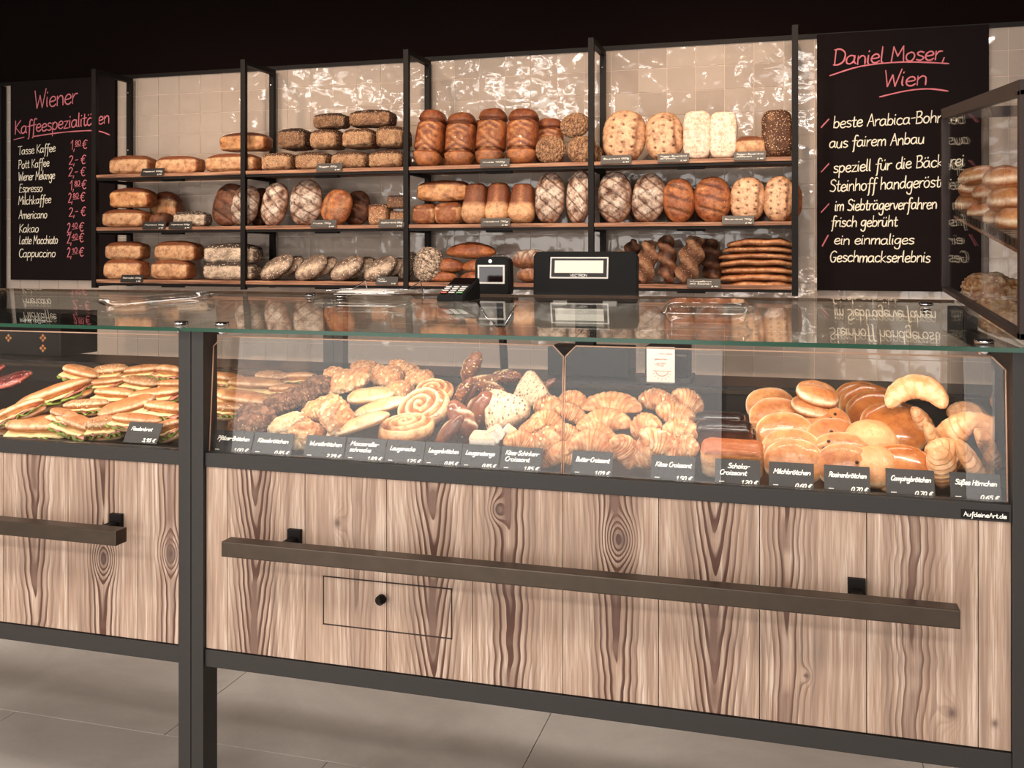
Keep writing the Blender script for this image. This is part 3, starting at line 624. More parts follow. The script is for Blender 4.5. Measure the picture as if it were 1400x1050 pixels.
def cheesy(sd, mat):
    def f(x, y, z):
        n_ = nz3(x, y, z, 3.2, sd); fr = nz3(x*2, y*2, 0, 4, sd)
        return (.006*n_+.004*nz3(x, y, z, 8, sd), .9*max(0, fr+.15)+.5*gr(z, .25), .55*max(0, z)*max(0, -fr+.25), (0, 0, 0))
    return mk('cheese_roll', .055, .04, .026, .7, .8, f, mat, 50, 34, .7)
def snail(sd, mat):
    def f(x, y, z):
        r_ = sqrt(x*x+y*y); th = atan2(y, x); s = cos(th-r_*2*pi*3.1); top = abs(z) > .02
        return (0, .75*max(0, s), .65*max(0, -s), (0, 0, (.0045*s-.004*(1-r_)*0+.004*(1-r_))*(z > .02)))
    # disc built in polar rings
    vs, cols, fs = [(0, 0, .026)], [(1, 0, 0, 1)], []
    nr, na = 26, 56
    for i in range(1, nr+1):
        r_ = i/nr
        for j in range(na):
            th = 2*pi*j/na; s = cos(th-r_*2*pi*3.1); edge = max(0, (r_-.82)/.18)
            z = .020+.005*s*(1-edge*.4)+.004*(1-r_)-.012*edge**2+.002*nz3(cos(th)*r_, sin(th)*r_, 0, 4, sd)
            rr = .055*r_*(1+.04*cos(th+1)); vs.append((rr*cos(th), rr*sin(th)*.92, z)); cols.append((max(0, .2+.6*s), max(0, -s*.75), 0, 1))
    for j in range(na):
        th = 2*pi*j/na; vs.append((.050*cos(th), .046*sin(th), -.008)); cols.append((0, .5, 0, 1))
    vs.append((0, 0, -.008)); cols.append((0, .5, 0, 1))
    for j in range(na): fs.append((0, 1+j, 1+(j+1) % na))
    for i in range(nr):
        o_ = 1+i*na
        for j in range(na): fs.append((o_+j, o_+na+j, o_+na+(j+1) % na, o_+(j+1) % na))
    o_ = 1+nr*na
    for j in range(na): fs.append((o_+j, len(vs)-1, o_+(j+1) % na))
    me = bpy.data.meshes.new('pastry_snail'); me.from_pydata(vs, [], fs); me.polygons.foreach_set('use_smooth', [True]*len(me.polygons))
    ca = me.color_attributes.new('Col', 'FLOAT_COLOR', 'POINT'); ca.data.foreach_set('color', [c for q in cols for c in q]); me.materials.append(mat); return me
def lye(sd, mat, n=1, L=.075, W=.03):
    def f(x, y, z):
        s = 0
        if n == 1: s = gr(y+.05*x, .22)*(abs(x) < .62)*max(0, 1-(x/.62)**2)
        else:
            for q in (-.35, .15): s = max(s, gr(x-q-.45*y, .09)*(abs(y) < .65))
        top = max(0, z); s *= top
        return (.002*nz3(x, y, z, 2.5, sd)+.003*s-.004*gr(abs(y)-.3, .06)*s, 1.2*s, .3*(1-s)*max(0, z)*.5)
    return mk('pretzel_stick', L, W, .024, 1.0, .95, f, mat, 50, 36, .7)
def wedge(sd, mat):
    def f(x, y, z):
        t = .62+.38*(1-x)/2*1.9
        n_ = nz3(x, y, z, 3, sd)
        return (.003*n_+.001*nz3(x, y, z, 12, sd), .8*max(0, z), .3*(z < -.2), (0, y*.05*(t-1.3), .006*(1-abs(y))*(z > 0)))
    return mk('seeded_wedge', .062, .05, .02, .5, .6, f, mat, 44, 32, .9)
def crescent(sd, mat, segs=7, bend=1.9, rad=.024, Rb=.045, ridge=.10, taper=.55, asym=0):
    nu, nv = 60, 22; vs, cols, fs = [], [], []
    for i in range(nu+1):
        s = i/nu; a = (s-.5)*bend*(1+.0); env = max(.02, sin(pi*min(max(s, .004), .996)))**taper
        ph = (abs(s-.5)*2*segs+.25*nz3(s*5, 0, 0, 1, sd)) % 1.0; rr = rad*env*(1+ridge*(1-ph)-ridge*.5+.03*nz3(s*3, 0, 0, 2, sd))
        c_ = Vector((Rb*sin(a), Rb*(cos(a)-1)+asym*s, 0)); t_ = Vector((cos(a), -sin(a), 0)); nn = Vector((sin(a), cos(a), 0))
        for j in range(nv):
            b_ = 2*pi*j/nv; q = nn*cos(b_)+Vector((0, 0, sin(b_)*(.85 if sin(b_) > 0 else .6)))
            d = 1+.05*nz3(s*6, cos(b_), sin(b_), 2, sd)
            vs.append(c_+q*rr*d); e_ = gr(ph, .12)+gr(ph-1, .08)
            fl = nz3(s*5, cos(b_)*1.5, sin(b_), 1.4, sd); cols.append((max(0, .35*(1-e_)*(.5+ph*.5)+.7*fl), .75*e_+.45*max(0, sin(b_))*(1-ph*.6), 0, 1))
    for i in range(nu):
        for j in range(nv): fs.append((i*nv+j, (i+1)*nv+j, (i+1)*nv+(j+1) % nv, i*nv+(j+1) % nv))
    fs.append(tuple(range(nv))); fs.append(tuple(nu*nv+j for j in range(nv-1, -1, -1)))
    me = bpy.data.meshes.new('croissant'); me.from_pydata(vs, [], fs); me.polygons.foreach_set('use_smooth', [True]*len(me.polygons))
    ca = me.color_attributes.new('Col', 'FLOAT_COLOR', 'POINT'); ca.data.foreach_set('color', [c for q in cols for c in q]); me.materials.append(mat); return me
def sheet(name, L, W, wav, mat, sd=0, th=.002, nx=26, ny=5, curl=0):
    b = BM(); top, bot = [], []
    for i in range(nx+1):
        for j in range(ny+1):
            x = -L+2*L*i/nx; y = -W+2*W*j/ny
            z = wav*noise.noise(Vector((x*60+sd, y*50, sd)))*(1.5-j/ny)+curl*(j == 0)
            y2 = y+wav*1.2*noise.noise(Vector((x*70, sd, 3)))*(j == 0)
            top.append(b.verts.new((x, y2, z+th))); bot.append(b.verts.new((x, y2, z-th)))
    m = ny+1
    for i in range(nx):
        for j in range(ny):
            for L_, o in ((top, 1), (bot, -1)):
                q = [L_[i*m+j], L_[(i+1)*m+j], L_[(i+1)*m+j+1], L_[i*m+j+1]]
                f = b.faces.new(q if o > 0 else q[::-1]); f.smooth = True
    for i in range(nx):
        b.faces.new((top[i*m], bot[i*m], bot[(i+1)*m], top[(i+1)*m])); b.faces.new((top[(i+1)*m+ny], bot[(i+1)*m+ny], bot[i*m+ny], top[i*m+ny]))
    for j in range(ny):
        b.faces.new((top[j+1], bot[j+1], bot[j], top[j])); b.faces.new((top[nx*m+j], bot[nx*m+j], bot[nx*m+j+1], top[nx*m+j+1]))
    me = bpy.data.meshes.new(name); b.normal_update(); b.to_mesh(me); b.free(); me.materials.append(mat); return me

# ------------------------------------------------------------------ placing
BASE = {'lie': Matrix.Identity(3), 'up': Matrix.Rotation(R(90), 3, 'Z')@Matrix.Rotation(R(-90), 3, 'Y'),
        'end': Matrix.Rotation(R(90), 3, 'Z'), 'face': Matrix.Rotation(R(90), 3, 'X')}
AX = {'lie': (0, 1, 2), 'up': (1, 2, 0), 'end': (1, 0, 2), 'face': (0, 2, 1)}   # local axis for width, depth, height
def corners(me):
    key = me.name
    if key not in corners.c: corners.c[key] = [v.co.copy() for v in me.vertices][::7]
    return corners.c[key]
corners.c = {}
def place(me_or_root, px0, px1, py0, py1, Y, base='lie', lean=0, tilt=0, yaw=0, zbase=None, deep=1.0, name='loaf', front=None):
    """fit the oriented thing to a box of the photograph's frame standing at distance Y"""
    root = not isinstance(me_or_root, bpy.types.Mesh)
    me = me_or_root['_me'] if False else (me_or_root if not root else ROOTM[me_or_root.name])
    k_ = pxm((px0+px1)/2, Y); W, H = (px1-px0)/k_, (py1-py0)/k_
    if base == 'lie': lean = -lean
    rot = Matrix.Rotation(R(yaw), 3, 'Z')@Matrix.Rotation(R(-lean), 3, 'X')@Matrix.Rotation(R(tilt), 3, 'Y')@BASE[base]
    s = [1, 1, 1]; pts = corners(me); aw, ad, ah = AX[base]
    tm = abs(tilt) % 180; tm = min(tm, 180-tm)
    if tm > 50: aw, ah = ah, aw
    uni = 28 < tm <= 50 or name in ('spiral_pastry', 'milk_roll', 'raisin_roll', 'glazed_roll')
    for it in range(4):
        q = [rot@Vector((p.x*s[0], p.y*s[1], p.z*s[2])) for p in pts]
        w0 = max(p.x for p in q)-min(p.x for p in q); h0 = max(p.z for p in q)-min(p.z for p in q)
        if uni:
            u_ = sqrt(W/w0*H/h0); s = [v*u_ for v in s]; continue
        s[aw] *= (W/w0)**.8; s[ah] *= (H/h0)**.8
        if name not in ('tin_loaf', 'seeded_loaf', 'flatbread', 'loaf_piece'):
            r_ = s[aw]/s[ah]
            if r_ > 1.6: s[ah] = s[aw]/1.6
            elif r_ < .62: s[aw] = s[ah]*.62
        s[ad] = deep*sqrt(abs(s[aw]*s[ah]))
    q = [rot@Vector((p.x*s[0], p.y*s[1], p.z*s[2])) for p in pts]
    cx = (max(p.x for p in q)+min(p.x for p in q))/2; z0 = min(p.z for p in q); y0 = min(p.y for p in q)
    C0 = at((px0+px1)/2, py1, Y); zb = C0.z if zbase is None else zbase
    loc = Vector((C0.x-cx, (max(Y, MINY[0]-y0) if front is None else front-y0), zb-z0))
    if root: o = copy_tree(me_or_root)
    else: o = obj(name, me)
    o.location = loc; o.rotation_euler = rot.to_euler(); o.scale = s
    return o
ROOTM = {}; MINY = [2.122]

# ------------------------------------------------------------------ loaves on the shelf
m_tin = [tin(i, C['wheat'], 0, .8) for i in (1, 2)]; m_tinb = [tin(i, C['brown'], .3, .8) for i in (3, 4)]; m_tind = [tin(i, C['dark'], .6, .5) for i in (5, 6)]
m_seed = [tin(i, C['seed'], 1.1, .4) for i in (7, 8, 9)]; m_dseed = [tin(i, C['darkseed'], 1.2, .4) for i in (10, 11)]; m_gseed = [tin(i, C['grey'], 1.0, .4) for i in (12, 13)]
m_braid = [braid(i, C['brown']) for i in (1, 2, 3)]; m_cross = [oval(i, C['flour'], 'cross') for i in (1, 2, 3)]
m_crack = [oval(i, C['flour'], 'crack', .9) for i in (1, 2)]; m_crackd = [oval(i+4, C['seed'], 'crack', .95) for i in (1, 2)]
m_slash = [oval(i, C['brown'], 'slash') for i in (1, 2)]; m_dots = [oval(i, C['holes'], 'dots', .8) for i in (1, 2)]
m_grain = [oval(i, C['brown'], 'grain', .85) for i in (1, 2)]; m_dk = [oval(i, C['dark'], 'slash') for i in (3, 4)]
def whitebox(sd):
    def f(x, y, z):
        g_ = 0
        for a in range(-4, 5):
            for b_ in range(-2, 3): g_ = max(g_, gr(sqrt((x-a*.2)**2*2.2+(y-b_*.32)**2), .06))
        n_ = nz3(x, y, z, 3, sd)
        return (.003*n_-.004*g_*max(0, z), .5*max(0, z), 1.0*g_*max(0, z)+.7*(abs(z) < .5)*max(0, .2+n_)+.4*(z < 0))
    return mk('floured_loaf', .12, .062, .045, .45, .45, f, C['white'], 56, 36, .8)
m_white = [whitebox(1), whitebox(2)]
m_flat = [seedflat(i, C['grey']) for i in (1, 2)]; m_torp = [torpedo(i, C['brown']) for i in (1, 2)]; m_log = [log(i, C['dark'], 4+i) for i in (1, 2)]
m_logl = [log(5, C['rustic'], 4)]; m_fb = [flatb(i, C['wheat']) for i in (1, 2, 3)]; m_cube = [cube(i, C['seed']) for i in (1, 2)]; m_cubed = [cube(3, C['darkseed'])]
def whitetin(sd):
    def f(x, y, z):
        top = max(0, z)
        return (.003*nz3(x, y, z, 2, sd)+.01*(z > 0)*gr(x+.55, .5), .7*(x < -.05)*(1-.5*gr(x+.8, .1)), 1.2*(x > 0)*max(0, .25+top)*(1-.8*gr(y, .12)))
    return mk('white_loaf', .11, .055, .05, .45, .5, f, C['wheat'], 50, 36, .9)
m_wt = [whitetin(1), whitetin(2)]
cnt = [0]
def bread(meshes, b, label, tier, base='lie', lean=0, tilt=0, yaw=0, front=4.205, z=None, name='loaf', group=None, deep=1.0, cat='bread', on=False):
    cnt[0] += 1; me = meshes[cnt[0] % len(meshes)]
    zb = None if on else (SH[tier]+.0005)
    o = place(me, *b, front+.01, base, lean, tilt, yaw, zb, deep, name, front)
    return tag(o, label, cat, group)
U = 'upper shelf'; Mi = 'middle shelf'; Lo = 'lower shelf'
L3 = ['left', 'middle', 'right']
# upper tier
for i, b in enumerate(((141, 207, 207, 234), (205, 273, 209, 233), (272, 352, 206, 232))):
    bread(m_tin, b, 'pale brown tin loaf lying on the upper shelf, %s of three at its left end' % L3[i], 'A', name='tin_loaf', group='pale tin loaves on the upper shelf')
bread(m_tinb, (293, 366, 181, 206), 'darker brown scored tin loaf on top of the pale tin loaves', 'A', name='tin_loaf', on=True, front=4.23)
for i, b in enumerate(((352, 399, 203, 229), (398, 448, 203, 228), (447, 501, 202, 227), (499, 551, 201, 226))):
    bread(m_seed, b, 'seeded box loaf in the bottom row of the seeded pyramid, '+ORD[i], 'A', name='seeded_loaf', group='pyramid of seeded loaves on the upper shelf', deep=1.8)
for i, b in enumerate(((374, 417, 174, 203), (419, 461, 175, 203), (463, 510, 174, 202), (510, 552, 171, 201))):
    bread((m_dseed if i == 0 else m_seed), b, 'seeded box loaf in the second row of the seeded pyramid, '+ORD[i], 'A', name='seeded_loaf', group='pyramid of seeded loaves on the upper shelf', on=True, front=4.22, deep=1.8)
for i, b in enumerate(((424, 473, 154, 175), (472, 536, 149, 173))):
    bread(m_dseed, b, 'very dark seed-covered loaf on the very top of the seeded pyramid, %s one' % ('left', 'right')[i], 'A', name='seeded_loaf', group='pyramid of seeded loaves on the upper shelf', on=True, front=4.24, deep=1.2)
for i, (b, tl) in enumerate((((560, 603, 142, 223), 5), ((603, 645, 147, 223), 0), ((645, 688, 140, 221), 2), ((688, 732, 142, 221), 0))):
    bread(m_braid, b, 'upright glossy brown herringbone loaf on the upper shelf, '+ORD[i]+' of four', 'A', 'up', 12, tl, name='braided_loaf', group='upright herringbone loaves')
for i, b in enumerate(((590, 632, 149, 215), (632, 668, 148, 215), (729, 768, 148, 215))):
    bread(m_braid, b, 'brown loaf standing in the second row behind the herringbone loaves, %s one' % L3[i], 'A', 'up', 4, 0, front=4.33, name='braided_loaf', group='brown loaves in the row behind')
bread(m_crackd, (730, 773, 182, 221), 'round crackled rye loaf on the upper shelf, lower left of three beside the post', 'A', 'up', 8, 90, name='rye_loaf')
bread(m_crackd, (773, 815, 183, 220), 'round crackled rye loaf on the upper shelf, lower right of three beside the post', 'A', 'up', 8, 90, name='rye_loaf')
bread(m_crackd, (764, 806, 153, 188), 'round crackled rye loaf resting on the two others on the upper shelf', 'A', 'up', 8, 80, name='rye_loaf', on=True, front=4.24)
bread(m_crackd, (800, 823, 189, 217), 'round crackled rye loaf half hidden behind the shelf post', 'A', 'up', 4, 90, name='rye_loaf', front=4.36)
bread(m_dots, (821, 881, 144, 216), 'large round pricked wheat loaf standing upright on the upper shelf, left of a pair', 'A', 'up', 10, 4, name='pricked_loaf')
bread(m_dots, (880, 933, 147, 215), 'round pricked wheat loaf standing upright on the upper shelf, right of a pair', 'A', 'up', 10, -6, name='pricked_loaf')
bread(m_white, (933, 971, 145, 213), 'white floured box loaf standing upright on the upper shelf, left of two', 'A', 'up', 8, name='floured_loaf')
bread(m_white, (970, 1007, 146, 212), 'white floured box loaf standing upright on the upper shelf, right of two', 'A', 'up', 8, name='floured_loaf')
bread(m_tin, (1008, 1044, 180, 210), 'small cut pale loaf on the upper shelf between white and dark loaves', 'A', name='cut_loaf', deep=1.4)
bread(m_seed, (1041, 1084, 142, 209), 'tall dark rye box loaf standing upright at the right end of the upper shelf', 'A', 'up', 8, -3, name='rye_loaf')
# middle tier
bread(m_tinb, (200, 244, 257, 305), 'dark brown loaf at the back of the middle shelf beside the coffee price board', 'B', name='tin_loaf', front=4.34, deep=.7)
bread(m_tin, (131, 200, 284, 309), 'pale tin loaf on the middle shelf at its left end, below a darker one', 'B', name='tin_loaf')
bread(m_tinb, (142, 206, 257, 284), 'reddish brown scored loaf on top of the pale one, left end of middle shelf', 'B', name='tin_loaf', on=True)
bread(m_dk, (197, 228, 287, 308), 'small dark loaf end behind the price card on the middle shelf', 'B', name='loaf_piece', front=4.24, deep=1.2)
bread(m_gseed, (232, 284, 287, 308), 'low grey seed-covered loaf on the middle shelf left of the dark ovals', 'B', name='seeded_loaf')
OV = [((283, 331, 245, 305), m_dk, 'black-crusted oval loaf with cross cuts leaning on the middle shelf, left of the second post', 10, 12, 4.23),
      ((309, 352, 249, 306), m_cross, 'cross-cut oval rye loaf partly behind the second post on the middle shelf', 8, 10, 4.22),
      ((338, 366, 246, 300), m_dk, 'dark oval loaf in the back row just right of the second post', 6, 0, 4.36),
      ((351, 391, 247, 307), m_cross, 'cross-cut oval loaf on the middle shelf, first in front right of the second post', 8, 8, 4.21),
      ((389, 438, 243, 307), m_cross, 'largest cross-cut oval loaf of the middle shelf, between two smaller ones', 9, -3, 4.21),
      ((466, 504, 253, 302), m_dk, 'dark oval loaf at the back of the middle shelf left of the seeded cubes', 8, 4, 4.34),
      ((433, 479, 254, 304), m_grain, 'tilted brown oval loaf with a pale crease on the middle shelf', 12, 16, 4.21)]
for b, ms, lb, ln, tl, fr in OV: bread(ms, b, lb, 'B', 'up', ln, tl, front=fr, name='oval_loaf')
bread(m_cube, (502, 530, 277, 306), 'square cut piece of seeded loaf on the middle shelf, front left of three', 'B', name='loaf_piece', deep=1.2)
bread(m_cube, (532, 556, 285, 304), 'square cut piece of seeded loaf on the middle shelf, right of three, underneath', 'B', name='loaf_piece', deep=1.2, front=4.22)
bread(m_cubed, (528, 555, 267, 285), 'dark cut piece of seeded loaf lying on another piece beside the third post', 'B', name='loaf_piece', on=True, front=4.22, deep=1.2)
bread(m_tin, (560, 595, 277, 306), 'short pale loaf seen end-on on the middle shelf, left of two under a long loaf', 'B', 'end', name='tin_loaf', deep=.8)
bread(m_tin, (590, 629, 274, 305), 'short pale loaf seen end-on on the middle shelf, right of two under a long loaf', 'B', 'end', name='tin_loaf', deep=.8)
bread(m_tinb, (565, 640, 246, 275), 'long brown loaf lying across two short pale loaves on the middle shelf', 'B', name='tin_loaf', on=True, front=4.23)
for i, b in enumerate(((628, 664, 246, 303), (660, 694, 245, 303), (692, 729, 246, 302))):
    bread(m_wt, b, 'pale loaf with dark baked top, middle shelf, %s of three' % L3[i], 'B', 'up', 14, name='white_loaf', group='pale loaves with dark tops')
for i, (b, tl) in enumerate((((728, 770, 232, 303), 0), ((772, 807, 229, 303), 3), ((815, 862, 232, 303), -3), ((862, 908, 234, 302), 5))):
    bread(m_cross, b, 'floured cross-cut oval loaf around the fourth shelf post, %s of four' % ORD[i], 'B', 'up', 9, tl, name='oval_loaf', group='floured cross-cut loaves')
bread(m_cross, (858, 890, 232, 290), 'floured oval loaf peeping out in the back row right of the fourth post', 'B', 'up', 4, 0, front=4.36, name='oval_loaf')
for i, b in enumerate(((905, 949, 240, 301), (948, 998, 238, 301))):
    bread(m_slash, b, 'reddish brown oval loaf with slanting slashes on the middle shelf, %s one' % ('left', 'right')[i], 'B', 'up', 9, -4, name='slashed_loaf')
for i, b in enumerate(((998, 1045, 238, 300), (1044, 1085, 238, 301))):
    bread(m_dots, b, 'pricked wheat loaf standing upright near the right end of the middle shelf, %s one' % ('left', 'right')[i], 'B', 'up', 9, 3, name='pricked_loaf')
for i, b in enumerate(((908, 948, 233, 290), (950, 992, 232, 290), (1001, 1040, 232, 290), (1054, 1096, 236, 295))):
    bread(m_dk if i < 2 else m_slash, b, 'brown loaf rim behind the front row, middle shelf right, '+ORD[i], 'B', 'up', 4, 0, front=4.35, name='oval_loaf', group='back row right on the middle shelf')
# lower tier
for i, (b, ms) in enumerate((((134, 196, 356, 384), m_tin), ((199, 260, 356, 384), m_tin), ((270, 350, 360, 385), m_gseed))):
    bread(ms, b, ('pale brown tin loaf' if i < 2 else 'grey seeded tin loaf')+' in the bottom layer, left of the lower shelf, %s' % L3[i], 'C', name='tin_loaf')
for i, (b, ms) in enumerate((((136, 197, 330, 356), m_tin), ((204, 270, 330, 357), m_tin), ((270, 352, 333, 360), m_gseed))):
    bread(ms, b, ('pale brown tin loaf' if i < 2 else 'grey seeded tin loaf')+' in the top layer, left of the lower shelf, %s' % L3[i], 'C', name='tin_loaf', on=True, front=4.215)
X4 = ((342, 400, 347, 383), (391, 446, 347, 383), (440, 496, 347, 383), (487, 541, 348, 383))
for i, b in enumerate(X4):
    x0, x1, y0, y1 = b
    if i > 1: bread(m_flat, (x0+24, x1+16, y0-9, y1-12), 'poppy-seeded flat loaf leaning at the very back of the lower shelf, %s one' % ('', '', 'left', 'right')[i], 'C', 'lie', 45, -24, front=4.32, name='seeded_flat_loaf')
    bread(m_flat, (x0+12, x1+14, y0-5, y1-8), 'poppy-seeded flat loaf in the second row of the lower shelf, '+ORD[i], 'C', 'lie', 45, -24, front=4.27, name='seeded_flat_loaf', group='second row of poppy-seeded loaves')
for i, b in enumerate(X4):
    bread(m_flat, b, 'poppy-seeded oval loaf at the front of the lower shelf, %s of four' % ORD[i], 'C', 'lie', 50, -24, front=4.21, name='seeded_flat_loaf', group='front row of poppy-seeded loaves')
bread(m_gseed, (543, 572, 342, 383), 'speckled grey loaf behind the third post on the lower shelf', 'C', 'up', 6, 20, name='seeded_loaf', front=4.24)
bread([oval(9, C['grey'], 'crack')], (561, 603, 337, 385), 'speckled grey oval loaf standing right of the third post on the lower shelf', 'C', 'up', 10, 10, name='seeded_loaf')
for b, lb, on in (((577, 624, 371, 386), 'brown torpedo loaf at the bottom of the pile behind the card terminal', 0), ((626, 676, 371, 386), 'brown torpedo loaf at the bottom right of the pile behind the card terminal', 0),
                  ((585, 633, 353, 373), 'brown torpedo loaf in the middle of the pile behind the card terminal', 1), ((628, 676, 355, 373), 'brown torpedo loaf right in the middle of the pile behind the scanner', 1), ((604, 676, 331, 354), 'large dark brown torpedo loaf on top of the pile behind the card terminal', 1)):
    bread(m_torp, b, lb, 'C', name='torpedo_loaf', on=on, front=4.22 if not on else 4.23)
bread([oval(10, C['flour'], 'grain')], (702, 745, 366, 388), 'striped floured loaf lying under another one left of the cash register display', 'C', name='floured_loaf', yaw=-20)
bread([oval(11, C['flour'], 'cross')], (700, 744, 341, 369), 'floured cut loaf on top of another left of the cash register display', 'C', name='floured_loaf', on=True, front=4.22)
bread(m_crackd, (797, 828, 332, 380), 'crackled dark loaf behind the cash register display, left of the fourth post', 'C', 'up', 5, 30, name='rye_loaf', front=4.28)
bread(m_crackd, (826, 870, 336, 382), 'crackled dark loaf just right of the fourth post behind the cash register display', 'C', 'up', 5, 60, name='rye_loaf', front=4.24)
LG = (((845, 875, 318, 378), m_log, 'dark twisted loaf leaning at the back, leftmost of the five', 3, 12, 4.33), ((954, 991, 315, 376), m_log, 'dark twisted loaf leaning at the back left of the flatbread stack', 3, -14, 4.34),
      ((868, 899, 324, 384), m_logl, 'dark twisted loaf in front right beside the cash register display', 8, 8, 4.215), ((897, 926, 316, 383), m_log, 'tall dark twisted loaf in the middle of the five', 8, -6, 4.22),
      ((922, 963, 322, 388), m_logl, 'dark twisted loaf with a broken pale end in front of the others', 9, 14, 4.205))
for b, ms, lb, ln, tl, fr in LG: bread(ms, b, lb, 'C', 'up', ln, tl, front=fr, name='twisted_loaf')
FBp = [(988, 1085, 383, 397), (983, 1086, 373, 387), (985, 1086, 363, 376), (982, 1084, 353, 365), (981, 1085, 345, 356), (986, 1086, 335, 347), (992, 1085, 325, 338)]
NM = ['at the very bottom', 'second from the bottom', 'third from the bottom', 'in the middle', 'third from the top', 'second from the top', 'on top']
for i, b in enumerate(FBp):
    zb = SH['C']+.0005+i*.0335
    o = bread(m_fb, b, 'long pale flatbread %s of the stack of seven on the lower shelf' % NM[i], 'C', name='flatbread', on=True, front=4.2+.004*(i % 3), group='stack of flatbreads', deep=1.25)
    o.location.z += 0

# ------------------------------------------------------------------ price cards
EYv = Vector((0, sin(R(24)), cos(R(24)))); UPt = Vector((0, -cos(R(24)), sin(R(24))))
def card(px0, px1, Y, z, H, lines_, label, where, tiltd=24, mat='card', size=.0085, lw=.00085, group=None):
    x0, x1 = wx(px0, Y), wx(px1, Y); W = x1-x0; cx = (x0+x1)/2
    t = empty('price_card', (cx, Y, z)); tag(t, label, 'price card', group)
    a = R(tiltd); ey = Vector((0, sin(a), cos(a))); up = Vector((0, -cos(a), sin(a)))
    b = BM(); box(b, -W/2, W/2, 0, .0014, 0, H, .0003); bmesh.ops.rotate(b, verts=b.verts, matrix=Matrix.Rotation(-a, 3, 'X'))
    obj('card', b, M[mat], t)
    b = BM(); box(b, -W*.3, W*.3, .0016, .03, 0, .003); obj('card_foot', b, M['clear'], t)
    if lines_:
        b = BM()
        for s, xf, yf, cap, wf in lines_:
            write(b, s, Vector((-W/2+xf*W, 0, 0))+ey*(yf*H)+up*.0004, EX, ey, up, cap, lw, .0003, .28, wf*W if wf else None, .05)
        obj('lettering', b, M['cardtext'], t)
ST = [('A', 192, 223, 'Mischbrot 1000g', 'on the upper shelf in front of the pale tin loaves'), ('A', 432, 467, 'Roggen 500g', 'on the upper shelf in front of the seeded pyramid'), ('A', 656, 696, 'Kruste 1000g', 'on the upper shelf under the herringbone loaves'),
      ('A', 821, 863, 'Bauernbrot 1000g', 'on the upper shelf under the large pricked loaf'), ('A', 899, 942, 'Roggen Bauernbrot/einfach', 'on the upper shelf left under the white floured loaves'), ('A', 1003, 1047, 'Roggen Bauernbrot/doppelt', 'on the upper shelf under the small cut loaf'),
      ('B', 194, 225, 'Mischbrot 750g', 'on the middle shelf under the dark loaf end'), ('B', 230, 261, 'Mohnbrot 500g', 'on the middle shelf under the low grey loaf'), ('B', 424, 459, 'Kruste 750g', 'on the middle shelf under the tilted oval loaf'), ('B', 517, 552, 'Saftkornbrot 500g', 'on the middle shelf under the seeded cubes'),
      ('B', 657, 697, 'Weissbrot 750g', 'on the middle shelf under the pale dark-topped loaves'), ('B', 987, 1031, 'Bauernbrot 750g', 'on the middle shelf under the pricked loaves'),
      ('C', 164, 194, 'Steinofen 500g', 'at the left end of the lower shelf'), ('C', 513, 543, 'Mohn/Fladen', 'on the lower shelf under the poppy-seeded loaves'), ('C', 939, 985, 'Wurzelbrot/mit Saaten', 'on the lower shelf left of the flatbreads')]
for tr, a, b_, s, wh in ST:
    ls = []; parts = s.split('/')
    for q, p in enumerate(parts): ls.append((p, .08, .62-.26*q if len(parts) > 1 else .5, .0068, min(.84, .055*len(p)+.1)))
    ls += [('2,95', .72, .08, .005, .2)]
    card(a, b_, YF-.020, SH[tr]-.012, .040, ls, 'small black price card %s' % wh, '', 20, size=.006, lw=.0006)

# ------------------------------------------------------------------ display counter
YC = 2.05
ZB0, ZB1, ZP0, ZP1, ZR1 = .300, .341, .343, .783, .818     # bottom rail, panel, top of rail
def zg(Y): return 1.124+.061*(Y-YC)
PL = {  # plank params: x0, wob, slope, freq, con, kx, kz, ks
 'plain': (.16, .0, .02, 70, .25, .5, .5, .02), 'flame': (.0, .03, .10, 75, 1.6, .5, .5, .02), 'vee': (.01, .015, .135, 78, 1.9, .5, .5, .02),
 'knot': (-.01, .02, .07, 72, 1.7, .015, .155, .028), 'streak': (.11, .02, .03, 90, .7, .5, .5, .02)}
def planks(par, xs, kinds, y, inv, seed0):
    for i, (a, b_) in enumerate(zip(xs, xs[1:])):
        c = ((a+b_)/2, y, (ZP0+ZP1)/2)
        b = boxm(a+.0008-c[0], b_-.0008-c[0], -.004, .012, ZP0-c[2], ZP1-c[2], .0008)
        o = obj('plank', b, M['plank'], par, Vector(c)+inv)
        kd = kinds[i]; p = list(PL[kd[0]]) if isinstance(kd, tuple) else list(PL[kd])
        if isinstance(kd, tuple):
            for k_, v in kd[1].items(): p[{'x0': 0, 'wob': 1, 'slope': 2, 'freq': 3, 'con': 4, 'kx': 5, 'kz': 6, 'ks': 7}[k_]] = v
        for nm, v in zip(('x0', 'wob', 'slope', 'freq', 'con', 'kx', 'kz', 'ks'), p): o[nm] = float(v)
        o['seed'] = float(seed0+i*3.7)
def zof(py, px): return at(px, py, YC).z-(ZP0+ZP1)/2
